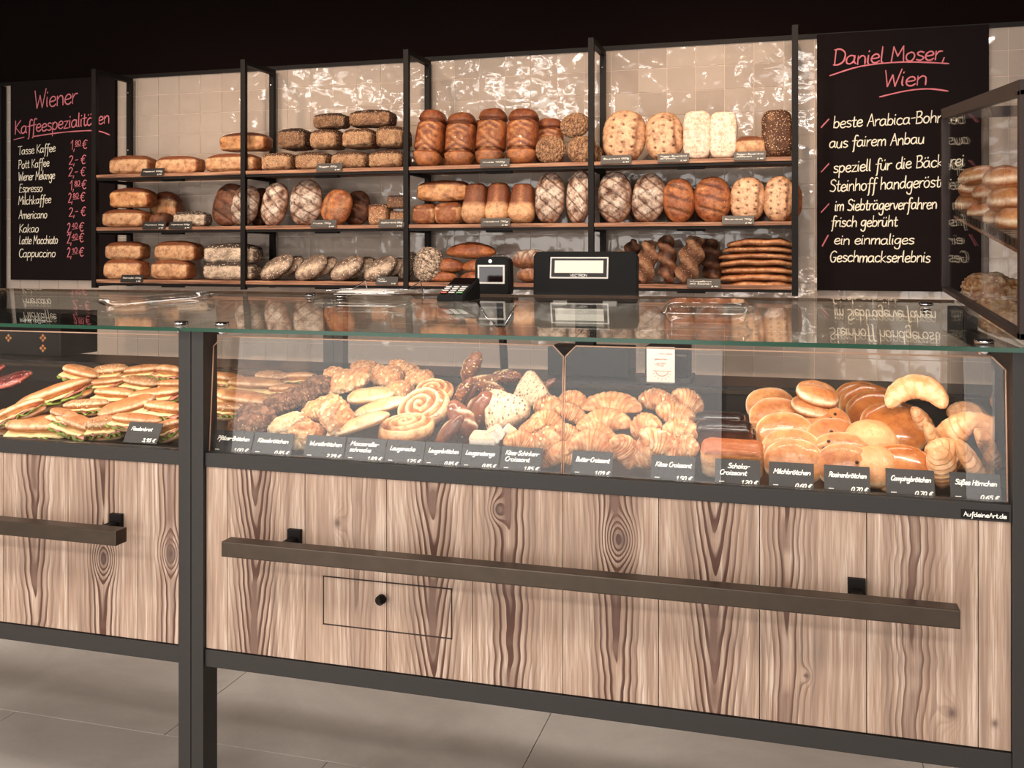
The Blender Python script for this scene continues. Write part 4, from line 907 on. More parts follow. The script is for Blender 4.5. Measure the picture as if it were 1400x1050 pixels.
def counter(x0, x1, label, xs, kinds, seed0, barx, brackets, hatch=None):
    t = empty('display_counter', ((x0+x1)/2, YC, FZ)); tag(t, label, 'counter'); inv = -t.location
    def P(name, b, m, par=t):
        bmesh.ops.translate(b, verts=b.verts, vec=inv); return obj(name, b, M[m], par)
    pw = .0335
    for x in (x0, x1):
        P('front_post', boxm(x, x+pw, YC-.01, YC+.05, FZ, 1.116, .0015), 'steel')
        P('rear_post', boxm(x, x+pw, 2.80, 2.84, ZB0, 1.16, .0015), 'steel')
        P('side_panel', boxm(x+.006, x+pw-.006, YC+.05, 2.80, ZB0, .80), 'steel')
        P('side_rail', boxm(x+.004, x+pw-.004, YC+.05, 2.80, .80, ZR1+.01), 'steel')
    a, c = x0+pw, x1
    P('lower_rail', boxm(a, c, YC-.003, YC+.04, ZB0, ZB1, .0015), 'steel')
    P('upper_rail', boxm(a, c, YC-.003, YC+.034, ZP1+.001, ZR1, .0015), 'steel')
    P('rear_panel', boxm(a, c, 2.81, 2.835, ZB0, .925), 'tray')
    P('bottom_pan', boxm(a, c, YC+.04, 2.80, ZB0+.005, ZB0+.03), 'steel')
    b = BM(); hexa(b, [(a, YC+.036, .795), (c, YC+.036, .795), (c, 2.805, .845), (a, 2.805, .845), (a, YC+.036, .803), (c, YC+.036, .803), (c, 2.805, .853), (a, 2.805, .853)])
    P('display_deck', b, 'tray')
    P('rear_trim', boxm(a, c, 2.790, 2.808, .905, .917), 'bar')
    P('rear_ledge', boxm(a, c, 2.84, 3.12, .897, .915), 'tray')
    fp = P('front_panel', boxm(a, c, YC+.018, YC+.03, ZP0, ZP1), 'gap')
    planks(fp, xs, kinds, YC+.006, inv, seed0)
    if hatch:
        hx0, hx1, hz0, hz1 = hatch; y = YC+.0014
        for q in ((hx0, hx1, hz0, hz0+.003), (hx0, hx1, hz1-.003, hz1), (hx0, hx0+.003, hz0, hz1), (hx1-.003, hx1, hz0, hz1)):
            P('hatch_joint', boxm(q[0], q[1], y, y+.002, q[2], q[3]), 'gap', fp)
        kx, kz = at(525, 817, YC).x, at(525, 817, YC).z
        b = BM(); cyl(b, (kx-.006, YC+.003, kz-.004), (kx-.006, YC-.012, kz-.004), .011, n=20); cyl(b, (kx-.006, YC-.012, kz-.004), (kx+.006, YC-.02, kz+.003), .009, n=16); P('hatch_knob', b, 'black')
    # square-section push bar in front of the planks
    h = P('push_bar', boxm(barx[0], barx[1], 1.945, 1.985, .606, .641, .0025), 'bar')
    for bx in brackets: P('bar_bracket', boxm(bx-.017, bx+.017, YC-.010, YC+.0015, .600, .652, .001), 'black'); P('bracket_arm', boxm(bx-.010, bx+.010, 1.985, YC-.0105, .612, .634, .001), 'black')
    return t
Lx0, Lx1 = -3.30, -1.432; Rx0, Rx1 = -1.3965, .409
px_ = .2073
xsR = [Rx0+.0335, -1.304]+[-1.0965+px_*i for i in range(7)]+[.351, Rx1]
kR = [('plain', {}), ('flame', {'x0': -.03, 'slope': .12, 'con': 2.2, 'freq': 80}), ('streak', {'kx': -.02, 'kz': .11, 'ks': .02, 'x0': .03, 'con': .5}), ('vee', {'x0': .01}),
      ('knot', {'x0': -.02, 'kx': -.045, 'kz': .17, 'ks': .02, 'freq': 74, 'wob': .035, 'slope': .05}), ('knot', {'x0': .012, 'kx': .022, 'kz': .125, 'ks': .034, 'slope': .05, 'freq': 80, 'wob': .03}),
      ('vee', {'x0': .012, 'slope': .12, 'con': 1.8}), ('streak', {'x0': -.05, 'con': 1.0, 'kx': -.01, 'kz': -.12, 'ks': .012}), ('streak', {'x0': -.015, 'con': .9, 'kx': .055, 'kz': -.16, 'ks': .022, 'wob': .04}), ('plain', {'kx': 0.0, 'kz': -.17, 'ks': .014})]
a_ = at(441, 787, YC); b__ = at(618, 868, YC)
counter(Rx0, Rx1, 'long glass display counter in the centre and right with ten wide wooden planks below', xsR, kR, 11, (-1.252, .303), (-1.12, .128), (a_.x, b__.x, at(441, 854, YC).z, a_.z))
xsL = [Lx0+.0335, -3.2125, -3.005, -2.7975, -2.59, -2.3825, -2.175, -1.9675, -1.765, -1.558, Lx1]
kL = ['plain', 'vee', 'streak', 'flame', 'vee', 'streak', 'plain', ('flame', {'x0': .0, 'slope': .09, 'con': 1.5, 'freq': 62}), ('knot', {'x0': 0.0, 'kx': 0.005, 'kz': -.03, 'ks': .032, 'wob': .015, 'slope': .03}), ('knot', {'x0': .03, 'kx': .035, 'kz': .0, 'ks': .03, 'slope': .02, 'con': 1.2})]
counter(Lx0, Lx1, 'glass display counter at the left cut off by the picture edge, full of sandwiches', xsL, kL, 71, (-3.2, -1.537), (-3.0, -1.615))
# start of the next unit at the right
t = empty('display_counter', (.46, YC, FZ)); tag(t, 'black steel corner post of the next counter unit at the right edge', 'counter')
b = boxm(.4445, .478, YC-.01, YC+.05, FZ, 1.116, .0015); bmesh.ops.translate(b, verts=b.verts, vec=-t.location); obj('front_post', b, M['steel'], t)
b = boxm(.4445, .478, 2.80, 2.84, ZB0, 1.16, .0015); bmesh.ops.translate(b, verts=b.verts, vec=-t.location); obj('rear_post', b, M['steel'], t)
b = boxm(.45, .472, YC+.05, 2.80, ZB0, 1.10, .0015); bmesh.ops.translate(b, verts=b.verts, vec=-t.location); obj('side_panel', b, M['steel'], t)

# glass tops
def glasstop(x0, x1, label, clamps):
    t = empty('glass_worktop', ((x0+x1)/2, YC, zg(YC))); tag(t, label, 'glass top'); inv = -t.location
    Y0, Y1, th_ = YC-.03, 2.875, .009
    def q(x, y, d): return (x, y, zg(y)+d)
    def P(name, b, m):
        bmesh.ops.translate(b, verts=b.verts, vec=inv); return obj(name, b, M[m], t)
    b = BM(); hexa(b, [q(x0, Y0+.001, -th_), q(x1, Y0+.001, -th_), q(x1, Y1-.001, -th_), q(x0, Y1-.001, -th_), q(x0, Y0+.001, 0), q(x1, Y0+.001, 0), q(x1, Y1-.001, 0), q(x0, Y1-.001, 0)]); P('pane', b, 'glass')
    b = BM(); hexa(b, [q(x0, Y0-.001, -th_), q(x1, Y0-.001, -th_), q(x1, Y0+.001, -th_), q(x0, Y0+.001, -th_), q(x0, Y0-.001, 0), q(x1, Y0-.001, 0), q(x1, Y0+.001, 0), q(x0, Y0+.001, 0)]); P('front_edge', b, 'edge')
    b = BM(); hexa(b, [q(x0, Y1-.001, -th_), q(x1, Y1-.001, -th_), q(x1, Y1+.001, -th_), q(x0, Y1+.001, -th_), q(x0, Y1-.001, 0), q(x1, Y1-.001, 0), q(x1, Y1+.001, 0), q(x0, Y1+.001, 0)]); P('rear_edge', b, 'pedge')
    for cx, cy in clamps:
        z = zg(cy); c = (cx+inv.x, cy+inv.y, z+inv.z)
        b = BM(); cyl(b, (c[0], c[1], c[2]), (c[0], c[1], c[2]+.006), .017, .019, 28); k_ = obj('clamp_disc', b, M['chrome'], t)
        b = BM(); cyl(b, (0, 0, 0), (0, 0, .0025), .0165, .015, 28); o = obj('cap', b, M['black'], k_, (c[0], c[1], c[2]+.006))
        b = BM(); cyl(b, (c[0], c[1], c[2]-th_-.012), (c[0], c[1], c[2]-th_), .012, .012, 20); obj('clamp_foot', b, M['chrome'], t)
glasstop(Lx0, -1.417, 'clear glass top of the left counter unit', [(-1.445, 2.07), (-3.0, 2.07), (-1.45, 2.75)])
glasstop(-1.412, .432, 'clear glass top of the long right counter unit', [(-1.33, 2.07), (.365, 2.07), (-1.33, 2.72), (.34, 2.72)])
glasstop(.437, 1.1, 'piece of glass top running on under the glazed bread cabinet', [])

# upright front panes with cut corners
def pane(x0, x1, label, y=YC+.012):
    t = empty('front_pane', ((x0+x1)/2, y, ZR1)); tag(t, label, 'glass pane'); inv = -t.location
    z0, z1, c = ZR1+.001, 1.098, .024
    poly = [(x0, z0), (x1, z0), (x1, z1-c), (x1-c, z1), (x0+c, z1), (x0, z1-c)]
    b = BM(); prism(b, poly, y, y+.005); bmesh.ops.translate(b, verts=b.verts, vec=inv); obj('pane', b, M['frontglass'], t); t.rotation_euler = (R(-4), 0, 0)
    b = BM()
    pts = [poly[1], poly[2], poly[3], poly[4], poly[5], poly[0]]
    for p, q in zip(pts, pts[1:]):
        cyl(b, (p[0]+inv.x, y+.0025+inv.y, p[1]+inv.z), (q[0]+inv.x, y+.0025+inv.y, q[1]+inv.z), .0016, n=6)
    obj('polished_edge', b, M['pedge'], t)
xm = wx(767, YC)
pane(-1.362, xm-.002, 'upright front glass pane with cut corners, left half of the long counter')
pane(xm+.002, .405, 'upright front glass pane with cut corners, right half of the long counter')
pane(-2.4, -1.436, 'upright front glass pane in front of the sandwiches'); pane(-3.26, -2.404, 'upright front glass pane at the far left of the sandwich counter')
def divider(x, label):
    t = empty('glass_divider', (x, 2.1, .82)); tag(t, label, 'glass pane'); inv = -t.location
    poly = [(2.09, .822), (2.78, .862), (2.78, 1.06), (2.75, 1.10), (2.12, 1.095), (2.09, 1.07)]
    b = BM(); A_ = [b.verts.new((x-.002+inv.x, y+inv.y, z+inv.z)) for y, z in poly]; B_ = [b.verts.new((x+.002+inv.x, y+inv.y, z+inv.z)) for y, z in poly]
    b.faces.new(A_[::-1]); b.faces.new(B_)
    for i in range(6):
        j = (i+1) % 6; b.faces.new((A_[i], A_[j], B_[j], B_[i]))
    obj('pane', b, M['frontglass'], t)
divider(.385, 'clear glass side divider at the right end of the long counter')
divider(-1.335, 'clear glass side divider at the left end of the long counter')
divider(-1.46, 'clear glass side divider at the right end of the sandwich counter')
# name plate on the rail
t = empty('name_plate', (wx(1346, YC), YC-.005, .788)); tag(t, 'small black name plate with white lettering on the counter rail', 'sign')
obj('plate', boxm(-.042, .042, -.0012, .0015, -.0, .016, .0004), M['black'], t)
b = BM(); write(b, 'AufdeineArt.de', Vector((-.038, -.0014, .004)), EX, EZ, UPV, .0085, .0008, .0003, .0, .076, .02); obj('lettering', b, M['cardtext'], t)
# glass-front price cards
def fcard(px0, px1, words, price, where, x_=0):
    ls = []
    for q, p in enumerate(words): ls.append((p, .10 if len(p) > 7 else .28, .66-.26*q if len(words) > 1 else .56, .0098, min(.82, .058*len(p)+.08)))
    ls += [(price+' €', .58, .06, .0085, .36), ('-', .08, .08, .005, .14)]
    nm = ''.join(words).replace('-', '-')
    card(px0, px1, YC+.038, ZR1-.006, .055, ls, 'price card lettered %s standing %s' % (' '.join(words), where), '', 24, lw=.0011)
F = [(288, 341, ['Pfälzer-Brötchen'], '1,00', 'first at the left end of the long counter'), (343, 397, ['Käsebrötchen'], '0,85', 'before the cheese-topped rolls'), (414, 468, ['Wurstbrötchen'], '2,29', 'before the baked cheese pastries'),
     (470, 524, ['Mozzarella-', 'schnecke'], '1,89', 'before the spiral pastries'), (525, 577, ['Laugenecke'], '1,25', 'before the spiral pastries at the right'), (578, 628, ['Laugenbrötchen'], '0,85', 'before the slashed brown rolls'),
     (629, 680, ['Laugenstange'], '0,85', 'before the white feta sticks'), (683, 739, ['Käse-Schinken-', 'Croissant'], '1,85', 'left of the glass joint'), (780, 836, ['Butter-Croissant'], '1,09', 'before the butter croissants'),
     (889, 949, ['Käse Croissant'], '1,50', 'before the cheese croissants'), (977, 1039, ['Schoko-', 'Croissant'], '1,20', 'before the chocolate pastries'), (1051, 1113, ['Milchbrötchen'], '0,60', 'before the plain milk rolls'),
     (1127, 1190, ['Rosinenbrötchen'], '0,70', 'before the raisin rolls'), (1212, 1279, ['Campingbrötchen'], '0,70', 'before the shiny round rolls'), (1300, 1370, ['Süßes Hörnchen'], '0,65', 'before the pale horns at the right end')]
for f in F: fcard(*f)
card(168, 214, YC+.045, ZR1+.002, .055, [('Fladenbrot', .12, .6, .009, .62), ('3,95 €', .55, .08, .0085, .38)], 'price card lettered Fladenbrot leaning among the sandwiches', '', 30, lw=.0011)

# ------------------------------------------------------------------ pastries in the case
def on_pile(px, py, z0=.862, sl=.145):
    """point of the heap's sloping surface seen at a place of the photograph"""
    lo, hi = 2.09, 2.80
    f = lambda Y: at(px, py, Y).z-(z0+sl*(Y-2.12))
    if f(lo) < 0: return lo
    if f(hi) > 0: return hi
    for _ in range(30):
        m = (lo+hi)/2
        if f(m) > 0: lo = m
        else: hi = m
    return lo
PC = [0]
def pastry(meshes, cx, cy, w_, h_, label, base='lie', lean=0, tilt=0, yaw=0, name='roll', cat='pastry', group=None, deep=1.0, z0=.862, sl=.145):
    me = meshes[PC[0] % len(meshes)]; PC[0] += 1
    Y = on_pile(cx, cy, z0, sl)
    o = place(me, cx-w_/2, cx+w_/2, cy-h_/2, cy+h_/2, Y, base, lean, tilt, yaw, None, deep, name)
    return tag(o, label, cat, group)
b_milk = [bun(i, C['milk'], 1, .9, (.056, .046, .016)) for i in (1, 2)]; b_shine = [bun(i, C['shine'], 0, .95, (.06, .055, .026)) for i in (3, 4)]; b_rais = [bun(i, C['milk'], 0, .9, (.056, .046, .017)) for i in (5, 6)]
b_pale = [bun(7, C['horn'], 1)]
c_but = [crescent(i, C['butter'], 6, 1.7+.2*i) for i in (1, 2)]; c_chz = [crescent(i+3, C['cheese'], 5, 1.2, .027, .05, .14, .45) for i in (1, 2)]
c_horn = [crescent(8, C['horn'], 4, 3.0, .021, .04, .06, .4), crescent(9, C['horn'], 4, 2.4, .022, .045, .06, .4)]
c_st = [crescent(10, C['horn'], 4, .9, .023, .09, .07, .45)]
p_sn = [snail(1, C['cheese']), snail(2, C['butter'])]; p_ly = [lye(1, C['lye'], 1), lye(2, C['lye'], 2)]; p_ls = [lye(3, C['lyeseed'], 2), lye(4, C['lyeseed'], 1)]
p_wd = [wedge(1, C['sesame'])]; p_ru = [rustic(i, C['rustic']) for i in (1, 2)]; p_ch = [cheesy(i, C['cheese']) for i in (1, 2, 3)]; p_chp = [cheesy(5, C['pale']), cheesy(6, C['cheese'])]
p_pl = [bun(9, C['pale'], .5, .8, (.085, .032, .026)), bun(10, C['pale'], .5, .8, (.08, .03, .026))]
p_cb = [cube(8, C['choc'])]; p_cw = [cube(9, C['milk'])]; p_fe = [cube(10, C['sugar'])]
# rear pieces first in every column; list runs front to back
def column(meshes, rows, what, where, **kw):
    for i, r_ in enumerate(rows):
        cx, cy, w_, h_ = r_[:4]; ex = r_[4] if len(r_) > 4 else {}
        q = dict(kw); q.update(ex)
        pastry(meshes, cx, cy, w_, h_, '%s, %s%s' % (what, DEP[i], where), **q)
column(b_milk, [(1086, 638, 76, 60), (1082, 614, 72, 58), (1073, 591, 70, 56), (1062, 570, 68, 52), (1053, 553, 60, 46)], 'plain golden milk roll leaning in its row', '', base='lie', lean=58, name='milk_roll', group='milk rolls')
def raisins(o, sd):
    random.seed(sd)
    for _ in range(5):
        a, r_ = random.uniform(0, 6.28), random.uniform(.1, .75)
        b = BM(); bmesh.ops.create_icosphere(b, subdivisions=1, radius=.0042)
        for f in b.faces: f.smooth = True
        z = .0165*sqrt(max(0, 1-r_*r_)); obj('raisin', b, M['raisin'], o, (.056*r_*cos(a), .045*r_*sin(a), z+.001))
for i, (cx, cy, w_, h_, ln) in enumerate(((1157, 642, 72, 58, 60), (1150, 618, 70, 56, 58), (1140, 597, 66, 52, 56), (1128, 577, 60, 46, 54))):
    raisins(pastry(b_rais, cx, cy, w_, h_, 'golden raisin roll leaning in its row, '+DEP[i], lean=ln, name='raisin_roll', group='raisin rolls'), i+5)
b_top = [bun(12, C['milk'], 1, .9, (.05, .042, .026))]
pastry(b_top, 1109, 556, 54, 28, 'plain roll lying flat below the topmost one behind the raisin rolls', tilt=12, lean=20, name='plain_roll', z0=.89)
pastry(b_top, 1117, 538, 56, 34, 'plain roll lying highest behind the raisin rolls', tilt=14, lean=20, name='plain_roll', z0=.92)
column(b_shine, [(1238, 650, 78, 62), (1223, 581, 80, 66), (1200, 563, 72, 60), (1187, 552, 68, 54), (1176, 545, 60, 48)], 'shiny egg-glazed round roll', '', lean=48, name='glazed_roll', group='shiny glazed rolls')
pastry(b_pale, 1190, 606, 40, 44, 'pale roll squeezed between the raisin rolls and the shiny rolls, upper', lean=45, name='pale_roll')
pastry(b_pale, 1200, 648, 38, 40, 'pale roll squeezed between the raisin rolls and the shiny rolls, lower', lean=45, name='pale_roll')
HN = [(1350, 614, 36, 60, 62, 'added as the divider reflection', .862), (1322, 566, 54, 34, 14, 'at the back right', .89), (1277, 606, 28, 60, 70, 'upright', .862), (1291, 644, 40, 62, 80, 'left of the front pair', .862), (1330, 640, 44, 80, 62, 'right of the front pair', .862), (1303, 592, 60, 68, -48, 'curving down in the middle', .875), (1262, 580, 34, 50, 60, 'left in the back row', .87)]  # first horn is added in place of the mirror image in the divider
for cx, cy, w_, h_, tl, lb, z0 in HN:
    pastry(c_st, cx, cy, w_, h_, 'pale sweet horn in the heap at the right end, '+lb, base='lie', lean=20, tilt=tl, name='sweet_horn', z0=z0, group='pale sweet horns')
pastry([c_horn[0]], 1252, 536, 80, 48, 'pale curled sweet horn lying on top of the heap with both ends up', base='lie', lean=70, tilt=168, name='sweet_horn', z0=.95)
pastry(c_st, 1295, 620, 60, 44, 'pale sweet horn in the heap at the right end, lying in the centre', tilt=20, lean=30, name='sweet_horn', z0=.85)
# butter croissants
BC = [(779, 632, 60, 36, 20, 'front left corner'), (847, 628, 42, 44, 60, 'front right'), (807, 612, 74, 42, 8, 'large one behind the price card'), (780, 596, 40, 36, 40, 'left side by the glass joint'), (818, 592, 56, 32, 25, 'in the centre of the heap'), (783, 565, 40, 36, 30, 'upper left by the glass joint'), (828, 574, 76, 34, -6, 'broad one in the upper middle'), (785, 545, 40, 24, 10, 'rear left'), (838, 550, 84, 30, 0, 'long one lying on top at the back')]
for cx, cy, w_, h_, tl, lb in BC: pastry(c_but, cx, cy, w_, h_, 'golden butter croissant, '+lb, tilt=tl, lean=20, name='butter_croissant', z0=.87, group='butter croissants')
KC = [(876, 628, 48, 44, 'front left'), (918, 630, 56, 36, 'front, behind its price card'), (936, 612, 40, 34, 'front right'), (905, 608, 62, 34, 'second row left'), (931, 588, 52, 34, 'second row right'), (883, 584, 44, 40, 'third row left'), (924, 566, 54, 34, 'third row right'), (895, 546, 46, 30, 'top left'), (940, 547, 40, 40, 'top right'), (912, 552, 34, 30, 'top centre')]
for i, (cx, cy, w_, h_, lb) in enumerate(KC): pastry(c_chz, cx, cy, w_, h_, 'lumpy cheese-crusted croissant, '+lb, tilt=(i*37) % 60-25, lean=20, name='cheese_croissant', z0=.87, group='cheese croissants')
pastry(p_cw, 1000, 634, 86, 50, 'large golden block-shaped puff pastry in front of the dark chocolate ones', lean=25, name='puff_pastry', z0=.85, deep=.7)
for i, (cx, cy, w_, h_) in enumerate(((990, 606, 78, 30), (984, 590, 70, 30), (1016, 602, 36, 34))): pastry(p_cb, cx, cy, w_, h_, 'dark chocolate-glazed block pastry, %s' % ('front one', 'rear one', 'right one')[i], lean=20, name='chocolate_pastry', z0=.84, deep=.6)
# ham and cheese croissants
HC = [(752, 626, 44, 50, 'front right by the glass joint'), (712, 606, 50, 34, 'front left'), (733, 608, 34, 34, 'front middle'), (751, 600, 44, 34, 'second row right'), (727, 584, 38, 40, 'second row left'), (749, 577, 44, 36, 'third row right'), (750, 556, 42, 34, 'fourth row right')]
for i, (cx, cy, w_, h_, lb) in enumerate(HC): pastry(c_chz+c_but, cx, cy, w_, h_, 'browned ham and cheese croissant, '+lb, tilt=(i*53) % 70-35, lean=25, name='filled_croissant', z0=.865, group='ham and cheese croissants')
pastry([p_ly[1]], 745, 529, 30, 28, 'brown slashed roll behind the seeded wedges', tilt=-40, name='lye_roll', z0=.88)
pastry(p_wd, 727, 532, 46, 50, 'pale seed-covered triangular roll standing at the back', 'face', lean=20, tilt=24, name='seeded_wedge', z0=.9)
pastry(p_wd, 694, 564, 64, 60, 'large pale seed-covered triangular roll with a bulging middle', 'face', lean=30, tilt=-8, name='seeded_wedge', z0=.88)
for i, (cx, cy, w_, h_, tl) in enumerate(((664, 610, 44, 14, -32), (676, 600, 48, 14, -30), (696, 594, 30, 16, 40), (652, 614, 40, 16, 0))): pastry(p_fe, cx, cy, w_, h_, 'white flat pastry stick behind the price cards, %s' % ('second from left', 'third from left', 'rightmost', 'leftmost')[i], tilt=tl, lean=20, name='white_pastry', z0=.87)
for cx, cy, w_, h_, tl, ms, lb in ((612, 596, 54, 48, -50, 0, 'front left'), (633, 582, 40, 62, 68, 1, 'with a wide pale slash in the front middle'), (656, 566, 46, 64, -64, 0, 'in the centre of the heap'), (640, 548, 30, 50, -62, 1, 'behind the centre, steeply tilted')):
    pastry([p_ly[ms]], cx, cy, w_, h_, 'dark brown lye roll with pale slashes, '+lb, tilt=tl, lean=15, name='lye_roll', z0=.87, group='slashed lye rolls')
for cx, cy, w_, h_, tl, lb in ((645, 507, 32, 38, -62, 'standing up at the back'), (655, 524, 70, 26, -16, 'lying across the middle'), (690, 515, 50, 20, -8, 'lying at the back right'), (672, 532, 44, 22, 14, 'below the others'), (632, 540, 34, 50, -58, 'reaching forward at the left')):
    pastry(p_ls, cx, cy, w_, h_, 'brown seed-crusted lye stick, '+lb, tilt=tl, lean=10, name='seeded_stick', z0=.895, group='seed-crusted sticks')
# snails, baguette rolls and cheese pastries
pastry([p_sn[0]], 581, 560, 78, 58, 'large pale spiral pastry leaning with its coil to the front', 'lie', 42, -12, name='spiral_pastry', z0=.88)
pastry([p_sn[1]], 541, 596, 92, 36, 'spiral pastry lying flat in front behind the price cards', 'lie', 14, -6, name='spiral_pastry', z0=.87)
pastry([p_sn[1]], 594, 538, 60, 34, 'spiral pastry behind the largest one', 'lie', 30, 0, name='spiral_pastry', z0=.90)
for cx, cy, w_, h_, tl, lb in ((489, 582, 96, 38, -20, 'in front'), (520, 557, 80, 32, -18, 'behind it'), (507, 541, 70, 26, -8, 'furthest back')):
    pastry(p_pl, cx, cy, w_, h_, 'long pale soft baguette roll, '+lb, tilt=tl, lean=15, name='baguette_roll', z0=.875, group='pale baguette rolls')
for i, (cx, cy, w_, h_, tl, lb) in enumerate(((452, 580, 46, 44, 60, 'front, upright'), (440, 558, 60, 40, -20, 'second from the front'), (476, 521, 66, 40, -14, 'large one at the back left'), (457, 512, 30, 22, 0, 'small round one far left at the back'), (529, 514, 46, 32, 10, 'frilled one at the back right'), (553, 506, 44, 28, 20, 'dark pointed one at the back'), (498, 502, 40, 18, 0, 'darkest one at the very back'), (547, 532, 34, 28, 0, 'small pale one in the middle'), (574, 516, 40, 22, 0, 'flat one at the very back right'))):
    pastry(p_ch, cx, cy, w_, h_, 'baked cheese pastry, '+lb, tilt=tl, lean=20, name='cheese_pastry', z0=.885, group='baked cheese pastries')
for cx, cy, w_, h_, tl, lb in ((376, 584, 56, 34, -22, 'left one in front'), (398, 592, 44, 50, 30, 'right one in front'), (385, 604, 44, 40, 0, 'lowest one behind its price card')):
    pastry(p_chp, cx, cy, w_, h_, 'pale cheese-topped roll, '+lb, tilt=tl, lean=22, name='cheese_roll', z0=.88, group='cheese-topped rolls')
for cx, cy, w_, h_, tl, lb in ((316, 590, 48, 36, -8, 'nearest the left end'), (351, 569, 46, 36, 12, 'second in the slanting row'), (382, 553, 42, 32, -12, 'third in the slanting row'), (409, 543, 38, 30, 10, 'fourth in the slanting row'), (433, 530, 40, 34, -14, 'last in the slanting row')):
    pastry(p_ru, cx, cy, w_, h_, 'rough dark country roll, '+lb, tilt=tl, lean=15, name='rustic_roll', z0=.872, group='rough dark country rolls')

# ------------------------------------------------------------------ sandwiches
def make_sandwich(mat, sd, top_tilt=-12):
    t = empty('sandwich', (0, 0, -5)); t['_x'] = 1
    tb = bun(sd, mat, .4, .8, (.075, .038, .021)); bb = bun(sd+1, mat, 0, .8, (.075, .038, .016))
    o = obj('bottom_half', bb, None, t, (0, 0, 0)); o.rotation_euler = (pi, 0, 0)
    o = obj('top_half', tb, None, t, (0, .006, .022)); o.rotation_euler = (R(top_tilt), 0, 0)
    obj('lettuce', sheet('lettuce', .070, .036, .011, M['lettuce'], sd, .0012, 40, 6), None, t, (0, -.010, .007))
    obj('ham_slice', sheet('ham', .066, .034, .005, M['ham'], sd+5, .0014), None, t, (.004, -.008, .0125))
    obj('cheese_slice', sheet('cheese', .060, .035, .003, M['cheese'], sd+9, .0012), None, t, (-.006, -.009, .016))
    ROOTM[t.name] = tb; return t
protos = [make_sandwich(C['bun'], 20), make_sandwich(C['bunseed'], 30), make_sandwich(C['bun'], 40, -18)]
SW = [ # cx, cy, w, h, yaw, variant, description
 (75, 541, 92, 40, 26, 0, 'long one with ham roll and lettuce lying highest in the left unit'), (30, 563, 60, 26, 20, 2, 'left of the long one at the left edge'), (110, 511, 44, 26, -10, 0, 'back row, behind the long one'),
 (152, 508, 42, 24, 14, 1, 'back row with a wooden pick'), (196, 508, 46, 22, 0, 0, 'back row in the middle'), (232, 510, 38, 26, 10, 2, 'back row at the right post'), (147, 524, 46, 18, 6, 0, 'second row left'),
 (193, 524, 46, 22, -8, 1, 'second row, poppy-seeded'), (236, 527, 34, 20, 0, 0, 'second row at the right post'), (157, 540, 48, 24, 0, 2, 'smooth round-topped, centre of the left unit'), (213, 541, 60, 24, 12, 0, 'long one right of the centre'),
 (118, 556, 52, 24, 10, 1, 'sesame-topped in the third row'), (176, 557, 66, 26, 8, 0, 'wide pale one in the third row'), (226, 560, 56, 26, -4, 2, 'third row at the right post'), (60, 588, 80, 38, 6, 0, 'large one with much lettuce in the front row'),
 (20, 575, 50, 26, 0, 1, 'seeded one at the left edge'), (104, 584, 56, 32, -10, 2, 'front row with lettuce underneath, second from the left'), (146, 586, 44, 36, 10, 1, 'front row, third from the left'), (186, 580, 58, 24, 0, 0, 'behind the leaning price card'),
 (234, 590, 40, 30, 18, 2, 'front row at the right post'), (10, 598, 40, 24, 0, 0, 'front row at the left edge'), (88, 572, 40, 22, 0, 2, 'small one between the rows left of the centre')]
SW2 = [(309, 519, 44, 22, 0, 0, 'back row at the left end'), (303, 540, 36, 22, -8, 2, 'second row at the left end'), (332, 547, 62, 28, -6, 0, 'with much lettuce in the middle'), (305, 560, 44, 24, -10, 1, 'front one at the left end'),
 (350, 527, 64, 24, -6, 2, 'with ham in the second row'), (372, 516, 50, 20, -4, 1, 'brown one in the back row'), (394, 534, 50, 20, -5, 0, 'with lettuce left of the dark rolls'), (409, 518, 46, 20, 0, 2, 'back row right with lettuce')]
for i, (cx, cy, w_, h_, yw, v, lb) in enumerate(SW+SW2):
    Y = on_pile(cx, cy, .862, .13)
    Y = max(Y, 2.175); k_ = pxm(cx, Y); c = at(cx, cy+h_/2*.6-(4 if cy > 570 else 0), Y)
    o = copy_tree(protos[v]); o.location = c; s = 1.22*(w_/k_)/.150; hs = min(1.25, max(.7, (h_/k_)/.058)); o.scale = (s, s*.95, hs)
    random.seed(i+3); o.rotation_euler = (R(10+random.uniform(-6, 14)), R(-yw*.8+random.uniform(-9, 9)), R(yw*.5+random.uniform(-22, 22))); del o['_x']
    tag(o, ('filled sandwich roll, '+lb) if i < len(SW) else ('filled sandwich roll in the long counter, '+lb), 'sandwich', 'sandwiches in the left unit' if i < len(SW) else 'sandwiches in the long counter')
def kill(o):
    for ch in list(o.children): kill(ch)
    bpy.data.objects.remove(o, do_unlink=True)
for p in protos: kill(p)
# berry tart pieces at the far left
for i, (cx, cy, w_, h_) in enumerate(((12, 521, 62, 26), (-25, 512, 60, 26))):
    o = pastry([bun(60+i, C['berry'], 0, .7, (.07, .04, .012))], cx, cy, w_, h_, 'dark red berry-topped flat cake piece at the left edge, %s' % ('front', 'rear'), tilt=-14, lean=20, name='berry_cake', z0=.90) if False else pastry([bun(60+i, C['berry'], 0, .7, (.07, .04, .012))], cx, cy, w_, h_, 'dark red berry-topped flat cake piece at the left edge, '+('front', 'rear')[i], tilt=-14, lean=20, name='berry_cake', z0=.90)

# ------------------------------------------------------------------ things on and behind the glass top
def local(t):
    inv = -t.location
    def P(name, b, m, par=t, rot=None):
        bmesh.ops.translate(b, verts=b.verts, vec=inv); return obj(name, b, M[m], par)
    return P
